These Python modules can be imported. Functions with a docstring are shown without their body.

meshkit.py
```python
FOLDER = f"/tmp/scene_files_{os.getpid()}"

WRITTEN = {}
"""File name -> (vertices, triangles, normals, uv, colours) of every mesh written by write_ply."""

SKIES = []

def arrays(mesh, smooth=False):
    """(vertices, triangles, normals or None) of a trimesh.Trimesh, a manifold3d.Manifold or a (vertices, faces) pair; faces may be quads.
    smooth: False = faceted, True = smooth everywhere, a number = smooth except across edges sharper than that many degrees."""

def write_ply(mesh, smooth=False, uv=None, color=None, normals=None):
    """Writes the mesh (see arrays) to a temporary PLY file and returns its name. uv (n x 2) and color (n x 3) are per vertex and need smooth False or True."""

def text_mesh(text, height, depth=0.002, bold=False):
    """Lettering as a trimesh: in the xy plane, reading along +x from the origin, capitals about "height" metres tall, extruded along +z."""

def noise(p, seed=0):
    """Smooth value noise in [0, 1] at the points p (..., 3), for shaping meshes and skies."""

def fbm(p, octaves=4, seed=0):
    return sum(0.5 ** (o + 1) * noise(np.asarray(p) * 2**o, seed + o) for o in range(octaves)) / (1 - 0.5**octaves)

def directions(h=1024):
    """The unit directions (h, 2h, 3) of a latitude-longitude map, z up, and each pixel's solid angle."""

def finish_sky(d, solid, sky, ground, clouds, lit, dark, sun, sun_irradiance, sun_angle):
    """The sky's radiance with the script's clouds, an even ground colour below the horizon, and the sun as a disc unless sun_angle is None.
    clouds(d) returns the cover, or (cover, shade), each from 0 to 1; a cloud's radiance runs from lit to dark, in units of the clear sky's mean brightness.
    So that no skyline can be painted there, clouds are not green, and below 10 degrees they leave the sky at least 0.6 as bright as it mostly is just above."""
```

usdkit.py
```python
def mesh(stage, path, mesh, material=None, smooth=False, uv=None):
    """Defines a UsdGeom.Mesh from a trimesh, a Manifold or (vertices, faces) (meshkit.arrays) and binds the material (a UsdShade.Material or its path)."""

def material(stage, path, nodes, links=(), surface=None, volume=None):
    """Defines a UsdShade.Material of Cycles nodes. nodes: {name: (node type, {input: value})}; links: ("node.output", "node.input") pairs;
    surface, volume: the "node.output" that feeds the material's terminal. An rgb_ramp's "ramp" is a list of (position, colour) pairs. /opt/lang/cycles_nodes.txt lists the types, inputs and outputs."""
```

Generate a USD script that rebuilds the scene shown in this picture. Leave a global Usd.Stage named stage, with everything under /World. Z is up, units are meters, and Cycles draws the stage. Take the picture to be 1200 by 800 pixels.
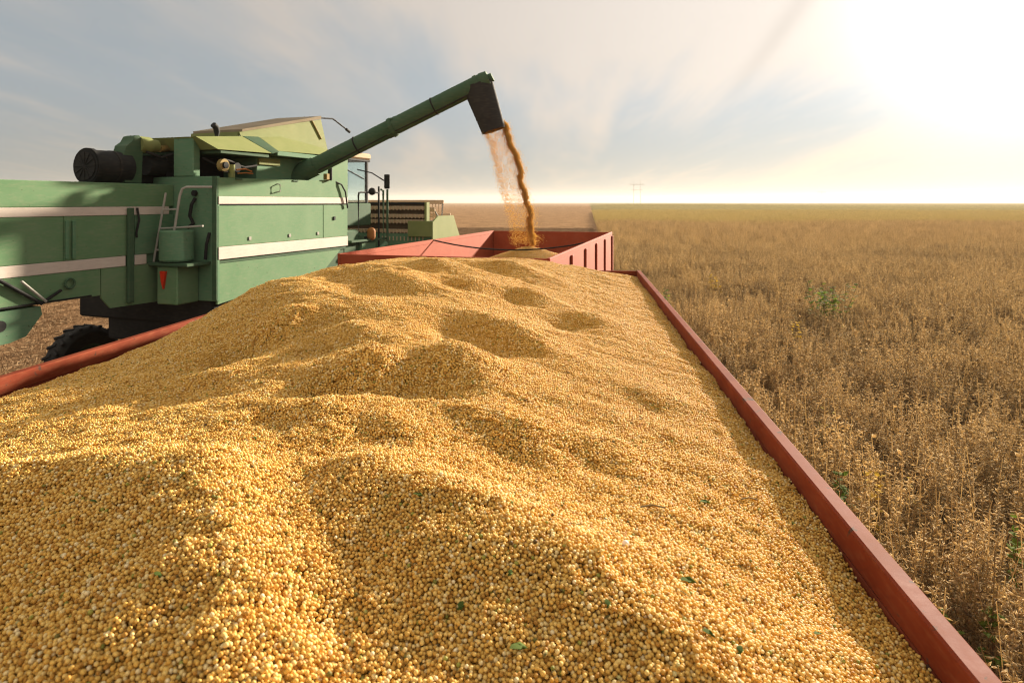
import math
import numpy as np
import trimesh
import usdkit
import meshkit
from pxr import Gf, Sdf, Usd, UsdGeom, UsdLux, UsdShade, Vt

# ------------------------------------------------------------------ camera, sky, sun, exposure
EXPOSURE = 1.95
SKY_STRENGTH = 0.079
SUN_INTENSITY = 1.0
SUN_AZ = math.radians(39.0)          # clockwise from +Y
SUN_EL = math.radians(15.0)
ZC = 3.0                             # camera height above the ground
SUN = np.array([math.sin(SUN_AZ) * math.cos(SUN_EL), math.cos(SUN_AZ) * math.cos(SUN_EL), math.sin(SUN_EL)])

stage = Usd.Stage.CreateInMemory()
UsdGeom.SetStageUpAxis(stage, "Z")
UsdGeom.SetStageMetersPerUnit(stage, 1.0)
world = UsdGeom.Xform.Define(stage, "/World")
stage.SetDefaultPrim(world.GetPrim())
UsdGeom.Scope.Define(stage, "/World/Looks")

cam = UsdGeom.Camera.Define(stage, "/World/camera")
cam.CreateHorizontalApertureAttr(36.0)
cam.CreateVerticalApertureAttr(24.0)
cam.CreateFocalLengthAttr(22.8)
cam.CreateVerticalApertureOffsetAttr(-163.0 / 1200 * 36)
cam.CreateHorizontalApertureOffsetAttr(0.0)
cam.CreateClippingRangeAttr((0.05, 20000.0))
cam.CreateFStopAttr(8.0)
cam.CreateFocusDistanceAttr(1.9)
cam.CreateExposureAttr(EXPOSURE)
cx = UsdGeom.Xformable(cam)
cx.AddTranslateOp().Set(Gf.Vec3d(0, 0, ZC))
cx.AddRotateXOp().Set(90.0)

dome = UsdLux.DomeLight.Define(stage, "/World/sky")
dome.GetPrim().SetCustomDataByKey("kind", "structure")
sky_nodes = {
    "tc": ("texture_coordinate", {}),
    "sky": ("sky_texture", {"sky_type": "single_scattering", "sun_disc": False, "sun_elevation": SUN_EL, "sun_rotation": SUN_AZ,
                            "air_density": 1.0, "aerosol_density": 0.8, "ozone_density": 1.0}),
    "sep": ("separate_xyz", {}),
    "zp": ("math", {"math_type": "maximum", "value2": 0.0}),
    "zq": ("math", {"math_type": "add", "value2": 0.10}),
    "u": ("math", {"math_type": "divide"}),
    "v": ("math", {"math_type": "divide"}),
    "uv": ("combine_xyz", {}),
    # long streaks that run away from the viewer (thin high cloud)
    "map1": ("mapping", {"scale": (0.85, 0.17, 1.0), "location": (3.1, 0.4, 0.0)}),
    "n1": ("noise_texture", {"scale": 1.0, "detail": 7.0, "roughness": 0.55, "distortion": 0.35}),
    "hi": ("math", {"math_type": "multiply_add", "value2": 1.0, "value3": -0.15}),      # the veil thickens overhead
    "ea": ("math", {"math_type": "multiply_add", "value2": 0.10}),                       # and towards the sun
    "n1h": ("math", {"math_type": "add"}),
    "r1": ("map_range", {"range_type": "smoothstep", "from_min": 0.40, "from_max": 0.66}),
    "map2": ("mapping", {"scale": (2.6, 0.6, 1.0), "location": (1.7, 8.3, 0.0)}),
    "n2": ("noise_texture", {"scale": 1.0, "detail": 6.0, "roughness": 0.6, "distortion": 0.3}),
    "r2": ("map_range", {"range_type": "smoothstep", "from_min": 0.44, "from_max": 0.80, "to_max": 0.55}),
    "cov": ("math", {"math_type": "maximum"}),
    # nearness to the sun: forward scattering in the veil
    "dot": ("vector_math", {"math_type": "dot_product", "vector2": tuple(SUN)}),
    "dotc": ("math", {"math_type": "maximum", "value2": 0.0}),
    "g1": ("math", {"math_type": "power", "value2": 110.0}),
    "g2": ("math", {"math_type": "power", "value2": 4.0}),
    "g1s": ("math", {"math_type": "multiply", "value2": 4.5}),
    "g2s": ("math", {"math_type": "multiply", "value2": 1.25}),
    "gs": ("math", {"math_type": "add"}),
    "gb": ("math", {"math_type": "add", "value2": 1.52}),
    "veil": ("math", {"math_type": "multiply"}),
    "ccol": ("mix_color", {"a": (0.82, 0.92, 0.99), "b": (1.09, 0.985, 0.88)}),
    "wc": ("math", {"math_type": "multiply_add", "value2": 1.1, "value3": 0.0, "use_clamp": True}),
    "dens": ("math", {"math_type": "multiply_add", "value2": 0.20, "value3": 0.90}),
    "vb": ("math", {"math_type": "multiply"}),
    # one long darker roll of cloud that runs towards the sun
    "s1": ("math", {"math_type": "multiply_add", "value2": -0.15, "value3": -0.70}), "s2": ("math", {"math_type": "add"}), "s3": ("math", {"math_type": "multiply", "value2": 20.0}),
    "sn": ("math", {"math_type": "multiply_add", "value2": 1.6, "value3": -0.8}), "s3n": ("math", {"math_type": "add"}),
    "s4": ("math", {"math_type": "multiply"}), "s5": ("math", {"math_type": "multiply", "value2": -1.0}), "s6": ("math", {"math_type": "exponent"}),
    "sf": ("map_range", {"range_type": "smoothstep", "from_min": 2.5, "from_max": 4.2, "to_min": 0.13, "to_max": 0.0}), "s7": ("math", {"math_type": "multiply"}),
    "s8": ("math", {"math_type": "subtract", "value1": 1.0}), "vb2": ("math", {"math_type": "multiply"}),
    "cvec": ("vector_math", {"math_type": "scale"}),
    "low": ("map_range", {"range_type": "smoothstep", "from_min": 0.0, "from_max": 0.17}),   # dust dims and warms the air near the ground
    "lowc": ("mix_color", {"a": (0.98, 0.90, 0.80), "b": (1.0, 1.0, 1.0)}),
    "cv2": ("vector_math", {"math_type": "multiply"}),
    "scov": ("math", {"math_type": "multiply_add", "value2": 0.01, "value3": 0.98}),
    "mix": ("mix_color", {"use_clamp": False}),
    "bg": ("background_shader", {"strength": SKY_STRENGTH}),
}
sky_links = [
    ("tc.generated", "sep.vector"), ("sep.z", "zp.value1"), ("zp.value", "zq.value1"),
    ("sep.x", "u.value1"), ("zq.value", "u.value2"), ("sep.y", "v.value1"), ("zq.value", "v.value2"),
    ("u.value", "uv.x"), ("v.value", "uv.y"), ("uv.vector", "map1.vector"), ("map1.vector", "n1.vector"), ("sep.z", "hi.value1"), ("sep.x", "ea.value1"), ("hi.value", "ea.value3"), ("n1.fac", "n1h.value1"), ("ea.value", "n1h.value2"), ("n1h.value", "r1.value"),
    ("uv.vector", "map2.vector"), ("map2.vector", "n2.vector"), ("n2.fac", "r2.value"),
    ("r1.result", "cov.value1"), ("r2.result", "cov.value2"),
    ("tc.generated", "dot.vector1"), ("dot.value", "dotc.value1"), ("dotc.value", "g1.value1"), ("dotc.value", "g2.value1"),
    ("g1.value", "g1s.value1"), ("g2.value", "g2s.value1"), ("g1s.value", "gs.value1"), ("g2s.value", "gs.value2"), ("gs.value", "gb.value1"),
    ("cov.value", "wc.value1"), ("wc.value", "ccol.fac"), ("cov.value", "dens.value1"), ("gb.value", "vb.value1"), ("dens.value", "vb.value2"), ("ccol.result", "cvec.vector1"), ("v.value", "s1.value1"), ("u.value", "s2.value1"), ("s1.value", "s2.value2"), ("s2.value", "s3.value1"), ("n2.fac", "sn.value1"), ("s3.value", "s3n.value1"), ("sn.value", "s3n.value2"),
    ("s3n.value", "s4.value1"), ("s3n.value", "s4.value2"), ("s4.value", "s5.value1"), ("s5.value", "s6.value1"), ("v.value", "sf.value"), ("s6.value", "s7.value1"), ("sf.result", "s7.value2"),
    ("s7.value", "s8.value2"), ("vb.value", "vb2.value1"), ("s8.value", "vb2.value2"), ("vb2.value", "cvec.scale"),
    ("cov.value", "scov.value1"),
    ("scov.value", "mix.fac"), ("sky.color", "mix.a"), ("sep.z", "low.value"), ("low.result", "lowc.fac"), ("cvec.vector", "cv2.vector1"), ("lowc.result", "cv2.vector2"), ("cv2.vector", "mix.b"), ("mix.result", "bg.color"),
]
sky_mat = usdkit.material(stage, "/World/Looks/sky_air", sky_nodes, sky_links, surface="bg.background")
UsdShade.MaterialBindingAPI.Apply(dome.GetPrim()).Bind(sky_mat)

sun = UsdLux.DistantLight.Define(stage, "/World/sun")
sun.CreateNormalizeAttr(True)
sun.CreateIntensityAttr(SUN_INTENSITY)
sun.CreateAngleAttr(2.5)
sun.CreateColorAttr(Gf.Vec3f(1.0, 0.86, 0.68))
_z = SUN / np.linalg.norm(SUN)
_x = np.cross([0, 0, 1.0], _z); _x /= np.linalg.norm(_x)
_y = np.cross(_z, _x)
UsdGeom.Xformable(sun).AddTransformOp().Set(Gf.Matrix4d(*_x, 0, *_y, 0, *_z, 0, 0, 0, 40, 1))

# ------------------------------------------------------------------ helpers
rng = np.random.default_rng(7)
_used = {}


def numbered(parent, name):
    k = (parent, name)
    n = _used.get(k, 0)
    _used[k] = n + 1
    return f"{parent}/{name}" if n == 0 else f"{parent}/{name}_{n:03d}"


def tag(prim, label=None, cat=None, group=None, kind=None):
    for k, v in (("label", label), ("category", cat), ("group", group), ("kind", kind)):
        if v:
            prim.SetCustomDataByKey(k, v)
    return prim


def thing(name, label, cat, loc=(0, 0, 0), rotz=0.0, group=None, kind=None):
    path = numbered("/World", name)
    x = UsdGeom.Xform.Define(stage, path)
    x.AddTranslateOp().Set(Gf.Vec3d(*map(float, loc)))
    x.AddRotateZOp().Set(math.degrees(rotz))
    tag(x.GetPrim(), label, cat, group, kind)
    return path


def put_tone(m, mesh):
    """A random number per bean, pod or leaf, as a primvar."""
    tone = getattr(mesh, "metadata", {}).get("tone")
    if tone is not None:
        UsdGeom.PrimvarsAPI(m).CreatePrimvar("tone", Sdf.ValueTypeNames.FloatArray, "vertex").Set(Vt.FloatArray.FromNumpy(np.asarray(tone, np.float32)))


def obj(name, mesh, mat, parent="/World", smooth=35, label=None):
    path = numbered(parent, name)
    m = usdkit.mesh(stage, path, mesh, mat, smooth=smooth)
    put_tone(m, mesh)
    if label:
        tag(m.GetPrim(), label)
    return path


def sub(name, parent):
    """A part that has sub-parts but no mesh of its own."""
    path = numbered(parent, name)
    UsdGeom.Xform.Define(stage, path)
    return path


def cat(ms):
    return trimesh.util.concatenate(ms)


def bx(lo, hi, c=0.008):
    """A box with chamfered edges."""
    lo, hi = np.minimum(lo, hi).astype(float), np.maximum(lo, hi).astype(float)
    c = min(c, 0.4 * float((hi - lo).min()))
    pts = []
    for ax in range(3):
        for sx in (0, 1):
            for sy in (0, 1):
                for sz in (0, 1):
                    p = np.array([(lo, hi)[sx][0] + (c, -c)[sx], (lo, hi)[sy][1] + (c, -c)[sy], (lo, hi)[sz][2] + (c, -c)[sz]])
                    s = (sx, sy, sz)[ax]
                    p[ax] = (lo, hi)[s][ax]
                    pts.append(p)
    return trimesh.convex.convex_hull(np.array(pts))


def rod(a, b, r, sides=10, r2=None):
    a, b = np.asarray(a, float), np.asarray(b, float)
    return tube([a, b], [r, r if r2 is None else r2], sides)


def tube(pts, r, sides=10, cap=True):
    p = np.asarray(pts, float)
    r = np.broadcast_to(np.asarray(r, float), (len(p),))
    t = np.gradient(p, axis=0)
    t /= np.linalg.norm(t, axis=1, keepdims=True) + 1e-12
    ref = np.array([0, 0, 1.0]) if abs(t[:, 2]).mean() < 0.85 else np.array([1.0, 0, 0])
    a = np.cross(t, ref); a /= np.linalg.norm(a, axis=1, keepdims=True) + 1e-12
    b = np.cross(t, a)
    ang = np.arange(sides) * 2 * np.pi / sides
    v = p[:, None] + r[:, None, None] * (np.cos(ang)[None, :, None] * a[:, None] + np.sin(ang)[None, :, None] * b[:, None])
    i, j = np.meshgrid(np.arange(len(p) - 1), np.arange(sides), indexing="ij")
    j2 = (j + 1) % sides
    q = np.stack([i * sides + j, i * sides + j2, (i + 1) * sides + j2, (i + 1) * sides + j], -1).reshape(-1, 4)
    f = np.vstack([q[:, [0, 1, 2]], q[:, [0, 2, 3]]])
    v = v.reshape(-1, 3)
    if cap:
        n = len(v)
        v = np.vstack([v, p[0], p[-1]])
        k = np.arange(sides); k2 = (k + 1) % sides
        e = (len(p) - 1) * sides
        f = np.vstack([f, np.stack([np.full(sides, n), k2, k], 1), np.stack([np.full(sides, n + 1), e + k, e + k2], 1)])
    m = trimesh.Trimesh(v, f, process=False)
    if m.volume < 0:
        m.invert()
    return m


def plate(poly_sz, y0, y1):
    """Polygon in the (x, z) plane extruded from y0 to y1."""
    from shapely.geometry import Polygon
    m = trimesh.creation.extrude_polygon(Polygon(poly_sz), abs(y1 - y0), engine="earcut")
    v = np.array(m.vertices)
    m2 = trimesh.Trimesh(np.stack([v[:, 0], min(y0, y1) + v[:, 2], v[:, 1]], 1), m.faces[:, ::-1], process=False)
    return m2


def lathe_y(profile, seg=40):
    """profile [(y, r)...] revolved about the y axis."""
    prof = np.asarray(profile, float)
    ang = np.arange(seg) * 2 * np.pi / seg
    v = np.stack([np.broadcast_to(prof[:, 1, None] * np.cos(ang), (len(prof), seg)),
                  np.broadcast_to(prof[:, 0, None], (len(prof), seg)),
                  np.broadcast_to(prof[:, 1, None] * np.sin(ang), (len(prof), seg))], -1).reshape(-1, 3)
    i, j = np.meshgrid(np.arange(len(prof) - 1), np.arange(seg), indexing="ij")
    j2 = (j + 1) % seg
    q = np.stack([i * seg + j, (i + 1) * seg + j, (i + 1) * seg + j2, i * seg + j2], -1).reshape(-1, 4)
    m = trimesh.Trimesh(v, np.vstack([q[:, [0, 1, 2]], q[:, [0, 2, 3]]]), process=False)
    if m.volume < 0:
        m.invert()
    return m


def moved(m, t):
    m = m.copy(); m.apply_translation(t); return m


# ------------------------------------------------------------------ materials
def mat(name, nodes, links, surface="p.BSDF", volume=None):
    return usdkit.material(stage, "/World/Looks/" + name, nodes, links, surface=surface, volume=volume)


def paint(name, col, fade, rough=0.62, spec=0.10, dust=(0.22, 0.19, 0.12), dust_amt=0.25, scale=1.0, chips=0.0, chip_col=(0.06, 0.04, 0.03)):
    """Weathered machine paint: patches of faded colour, thin dust, fine scratches."""
    nodes = {
        "tc": ("texture_coordinate", {}),
        "n1": ("noise_texture", {"scale": 2.2 * scale, "detail": 6.0, "roughness": 0.62}),
        "m1": ("map_range", {"from_min": 0.35, "from_max": 0.68, "clamp": True}),
        "mp": ("mapping", {"scale": (3.0, 3.0, 14.0)}),
        "n2": ("noise_texture", {"scale": 3.0 * scale, "detail": 8.0, "roughness": 0.7}),
        "m2": ("map_range", {"from_min": 0.48, "from_max": 0.78, "to_max": dust_amt, "clamp": True}),
        "c1": ("mix_color", {"a": col, "b": fade}),
        "c2": ("mix_color", {"b": dust}),
        "n3": ("noise_texture", {"scale": 26.0, "detail": 5.0, "roughness": 0.65}),
        "m3": ("map_range", {"from_min": 0.69 - 0.06 * chips, "from_max": 0.72 - 0.06 * chips, "to_max": 0.85 if chips else 0.0, "clamp": True}),
        "c3": ("mix_color", {"b": chip_col}),
        "r": ("map_range", {"from_min": 0.0, "from_max": 1.0, "to_min": rough - 0.08, "to_max": rough + 0.2}),
        "b": ("bump", {"strength": 0.25, "distance": 0.004}),
        "p": ("principled_bsdf", {"specular_ior_level": spec}),
    }
    links = [("tc.object", "n1.vector"), ("n1.fac", "m1.value"), ("m1.result", "c1.fac"), ("tc.object", "mp.vector"), ("mp.vector", "n2.vector"),
             ("n2.fac", "m2.value"), ("m2.result", "c2.fac"), ("c1.result", "c2.a"), ("tc.object", "n3.vector"), ("n3.fac", "m3.value"), ("m3.result", "c3.fac"), ("c2.result", "c3.a"), ("c3.result", "p.base_color"), ("n2.fac", "r.value"),
             ("r.result", "p.roughness"), ("n1.fac", "b.height"), ("b.normal", "p.normal")]
    return mat(name, nodes, links)


GREEN = paint("green_paint", (0.10, 0.21, 0.115), (0.132, 0.238, 0.14), dust=(0.28, 0.27, 0.19), dust_amt=0.4, chips=0.4)
GREEN_PANEL = paint("green_panel_paint", (0.12, 0.23, 0.112), (0.16, 0.262, 0.138), dust=(0.30, 0.29, 0.20), dust_amt=0.4, chips=0.25)
GREEN_DARK = paint("dark_green_paint", (0.045, 0.095, 0.05), (0.065, 0.115, 0.065))
GREEN_PALE = paint("pale_green_paint", (0.19, 0.22, 0.075), (0.23, 0.25, 0.095))
WHITE = paint("white_stripe_paint", (0.60, 0.52, 0.45), (0.66, 0.58, 0.50), dust_amt=0.25)
RED = paint("red_trailer_paint", (0.150, 0.027, 0.011), (0.21, 0.047, 0.021), dust=(0.30, 0.13, 0.065), dust_amt=0.4, spec=0.05, scale=2.0, chips=1.0)
ORANGE_RED = paint("orange_trailer_paint", (0.29, 0.054, 0.020), (0.34, 0.075, 0.032), dust=(0.34, 0.17, 0.10), dust_amt=0.2, chips=0.6)
BLACK = paint("black_metal", (0.016, 0.017, 0.017), (0.028, 0.028, 0.027), dust_amt=0.12)
RUBBER = paint("rubber", (0.018, 0.017, 0.016), (0.03, 0.028, 0.025), rough=0.75, spec=0.25, dust_amt=0.15)
STEEL = paint("worn_steel", (0.32, 0.31, 0.27), (0.42, 0.40, 0.34), rough=0.4)
BRASS = paint("yellow_metal", (0.34, 0.25, 0.08), (0.28, 0.20, 0.08))
TAN = paint("tan_plastic", (0.50, 0.36, 0.22), (0.56, 0.42, 0.28), dust_amt=0.2)
ORANGE = paint("orange_plastic", (0.36, 0.13, 0.03), (0.32, 0.13, 0.04), dust_amt=0.2)
CANVAS = paint("brown_canvas", (0.20, 0.16, 0.10), (0.27, 0.22, 0.15), rough=0.8, spec=0.1)
WOOD = paint("grey_wood", (0.20, 0.18, 0.16), (0.26, 0.23, 0.20), rough=0.8)
RUST = paint("rusty_steel", (0.07, 0.045, 0.03), (0.11, 0.07, 0.04), rough=0.8)
LAMP_RED = mat("red_lens", {"p": ("principled_bsdf", {"base_color": (0.62, 0.035, 0.01), "roughness": 0.25})}, [])
GLASS = mat("cab_glass", {"f": ("layer_weight", {"blend": 0.5}), "w": ("math", {"math_type": "power", "value2": 4.0}), "w2": ("math", {"math_type": "multiply_add", "value2": 0.5, "value3": 0.04}),
                          "t": ("transparent_bsdf", {"color": (0.90, 0.965, 0.97)}), "g": ("glossy_bsdf", {"color": (0.9, 0.95, 0.95), "roughness": 0.03}), "x": ("mix_closure", {})},
            [("f.facing", "w.value1"), ("w.value", "w2.value1"), ("w2.value", "x.fac"), ("t.BSDF", "x.closure1"), ("g.BSDF", "x.closure2")], surface="x.closure")

bean_ramp = [(0.0, (0.40, 0.19, 0.032)), (0.2, (0.58, 0.32, 0.058)), (0.5, (0.71, 0.435, 0.095)), (0.8, (0.76, 0.52, 0.155)), (0.94, (0.77, 0.60, 0.28)),
             (0.975, (0.82, 0.68, 0.40)), (0.983, (0.36, 0.33, 0.06)), (0.994, (0.22, 0.23, 0.04)), (1.0, (0.12, 0.06, 0.02))]
BEAN = mat("soybean_skin", {
    "g": ("attribute", {"attribute": "tone"}), "oi": ("object_info", {}), "a": ("math", {"math_type": "add"}), "fr": ("math", {"math_type": "fraction"}),
    "r": ("rgb_ramp", {"ramp": bean_ramp}),
    "p": ("principled_bsdf", {"roughness": 0.6, "specular_ior_level": 0.2, "subsurface_weight": 0.0}),
}, [("g.fac", "a.value1"), ("oi.random", "a.value2"), ("a.value", "fr.value1"), ("fr.value", "r.fac"), ("r.color", "p.base_color")])
BEAN_BED = mat("soybean_bed", {"p": ("principled_bsdf", {"base_color": (0.20, 0.105, 0.022), "roughness": 0.8, "specular_ior_level": 0.1})}, [])
STREAM = mat("falling_soybean_skin", {
    "oi": ("object_info", {}), "g": ("attribute", {"attribute": "tone"}), "a": ("math", {"math_type": "add"}), "fr": ("math", {"math_type": "fraction"}),
    "r": ("rgb_ramp", {"ramp": [(0, (0.74, 0.51, 0.17)), (0.5, (0.80, 0.60, 0.25)), (1, (0.84, 0.68, 0.36))]}),
    "d": ("diffuse_bsdf", {}), "t": ("translucent_bsdf", {}), "p": ("mix_closure", {"fac": 0.72})}, [("g.fac", "a.value1"), ("oi.random", "a.value2"), ("a.value", "fr.value1"), ("fr.value", "r.fac"),
    ("r.color", "d.color"), ("r.color", "t.color"), ("d.BSDF", "p.closure1"), ("t.BSDF", "p.closure2")], surface="p.closure")


def leafy(name, ramp, trans=0.35, green_far=False, fuzz=0.0):
    nodes = {
        "g": ("attribute", {"attribute": "tone"}), "oi": ("object_info", {}), "a": ("math", {"math_type": "multiply_add", "value2": 0.6}), "b": ("math", {"math_type": "multiply", "value2": 0.4}),
        "r": ("rgb_ramp", {"ramp": ramp}),
        "d": ("principled_bsdf", {"roughness": 0.85, "specular_ior_level": 0.08, "sheen_weight": fuzz, "sheen_roughness": 0.45, "sheen_tint": (1.0, 0.84, 0.56)}), "t": ("translucent_bsdf", {}), "x": ("mix_closure", {"fac": trans}),
    }
    links = [("g.fac", "a.value1"), ("oi.random", "b.value1"), ("b.value", "a.value3"), ("a.value", "r.fac"),
             ("d.BSDF", "x.closure1"), ("t.BSDF", "x.closure2")]
    out = "r.color"
    if green_far:   # the far end of the field has not ripened yet
        nodes |= {"s": ("separate_xyz", {}), "n": ("noise_texture", {"scale": 0.05, "detail": 3.0}), "gp": ("geometry", {}),
                  "mm": ("math", {"math_type": "multiply_add", "value2": 40.0}), "mr": ("map_range", {"range_type": "smoothstep", "from_min": 90.0, "from_max": 112.0, "to_max": 0.65}),
                  "gm": ("mix_color", {"b": (0.62, 0.54, 0.23)})}
        links += [("gp.position", "s.vector"), ("gp.position", "n.vector"), ("n.fac", "mm.value1"), ("s.y", "mm.value3"), ("mm.value", "mr.value"), ("mr.result", "gm.fac"), ("r.color", "gm.a")]
        out = "gm.result"
    links += [(out, "d.base_color"), (out, "t.color")]
    return mat(name, nodes, links, surface="x.closure")


CROP = leafy("ripe_soybean_plant", [(0, (0.20, 0.14, 0.07)), (0.35, (0.47, 0.35, 0.185)), (0.7, (0.70, 0.55, 0.31)), (0.92, (0.76, 0.61, 0.36)), (0.965, (0.78, 0.64, 0.40)), (1, (0.50, 0.49, 0.13))], trans=0.55, green_far=True, fuzz=0.9)     # the ripe pods are hairy
WEED = leafy("weed_leaf", [(0, (0.09, 0.14, 0.02)), (0.6, (0.15, 0.21, 0.03)), (1, (0.24, 0.28, 0.05))], trans=0.5)
YELLOW_LEAF = leafy("yellow_leaf", [(0, (0.55, 0.36, 0.03)), (1, (0.68, 0.48, 0.08))], trans=0.4)
STRAW = leafy("straw", [(0, (0.20, 0.12, 0.06)), (0.5, (0.33, 0.21, 0.11)), (1, (0.46, 0.33, 0.19))], trans=0.15)
GREEN_BIT = leafy("green_pod_skin", [(0, (0.06, 0.10, 0.02)), (1, (0.13, 0.17, 0.04))], trans=0.2)
TWIG = paint("dry_stem", (0.16, 0.11, 0.05), (0.24, 0.18, 0.08), rough=0.8, spec=0.1)
PALE_BEAN = mat("bleached_bean", {"p": ("principled_bsdf", {"base_color": (0.78, 0.66, 0.52), "roughness": 0.5})}, [])

SOIL = mat("field_soil", {
    "tc": ("geometry", {}),
    "n1": ("noise_texture", {"scale": 0.35, "detail": 8.0, "roughness": 0.65}), "r1": ("rgb_ramp", {"ramp": [(0.3, (0.17, 0.10, 0.052)), (0.5, (0.26, 0.155, 0.08)), (0.7, (0.35, 0.22, 0.115))]}),
    "mp": ("mapping", {"rotation": (0, 0, 0.117), "scale": (3.0, 0.35, 1.0)}), "n2": ("noise_texture", {"scale": 1.2, "detail": 6.0, "roughness": 0.7}),
    "m2": ("map_range", {"from_min": 0.5, "from_max": 0.75, "to_max": 0.7, "clamp": True}),
    "c": ("mix_color", {"b": (0.42, 0.29, 0.17)}),
    "n3": ("noise_texture", {"scale": 9.0, "detail": 6.0, "roughness": 0.75}),
    "b": ("bump", {"strength": 0.9, "distance": 0.08}),
    "p": ("diffuse_bsdf", {}),
}, [("tc.position", "n1.vector"), ("n1.fac", "r1.fac"), ("tc.position", "mp.vector"), ("mp.vector", "n2.vector"), ("n2.fac", "m2.value"), ("m2.result", "c.fac"),
    ("r1.color", "c.a"), ("c.result", "p.color"), ("tc.position", "n3.vector"), ("n3.fac", "b.height"), ("b.normal", "p.normal")])


# ------------------------------------------------------------------ ground
def terrain(x, y):
    """Almost flat land with a faint swell at the far end of the soybean field."""
    return 1.1 * np.exp(-((x - 85) / 70) ** 2 - ((y - 330) / 110) ** 2) + 0.3 * np.exp(-((x - 330) / 160) ** 2 - ((y - 460) / 140) ** 2)


def sheet(xs, ys, zf):
    X, Y = np.meshgrid(xs, ys)
    v = np.stack([X, Y, zf(X, Y)], -1).reshape(-1, 3)
    nx = len(xs)
    i, j = np.meshgrid(np.arange(len(ys) - 1), np.arange(nx - 1), indexing="ij")
    a = i * nx + j
    q = np.stack([a, a + 1, a + nx + 1, a + nx], -1).reshape(-1, 4)
    return trimesh.Trimesh(v, np.vstack([q[:, [0, 1, 2]], q[:, [0, 2, 3]]]), process=False)


def spaced(a, b, n, p=2.2):
    t = np.linspace(-1, 1, n)
    return (a + b) / 2 + (b - a) / 2 * np.sign(t) * np.abs(t) ** p


gx = np.unique(np.concatenate([spaced(-2600, 2600, 90, 3.0), np.linspace(-120, 420, 80)]))
gy = np.unique(np.concatenate([np.linspace(-60, 700, 110), np.linspace(700, 2900, 26), [-380, -220, -120]]))
g = obj("ground", sheet(gx, gy, terrain), SOIL, smooth=True)
tag(stage.GetPrimAtPath(g), kind="structure")

# ------------------------------------------------------------------ frames of the machines
F = 760.0


def heading(vp):
    a = math.atan((vp - 600) / F)
    return a, np.array([math.sin(a), math.cos(a)]), np.array([math.cos(a), -math.sin(a)])


A1, D1, N1 = heading(680)
A2, D2, N2 = heading(799)
A3, D3, N3 = heading(865)
RIM = ZC - 0.585
P1 = 0.481 * N1 - 1.3 * D1           # trailer 1: rear end of its right wall, inner face
L1 = 6.95
W = 2.40
P2 = np.array([-1.95, 7.41])         # trailer 2: rear left inner corner
L2 = 6.2
P3 = np.array([-3.8474, 8.5])        # combine: outer rear corner of the side panel


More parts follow.
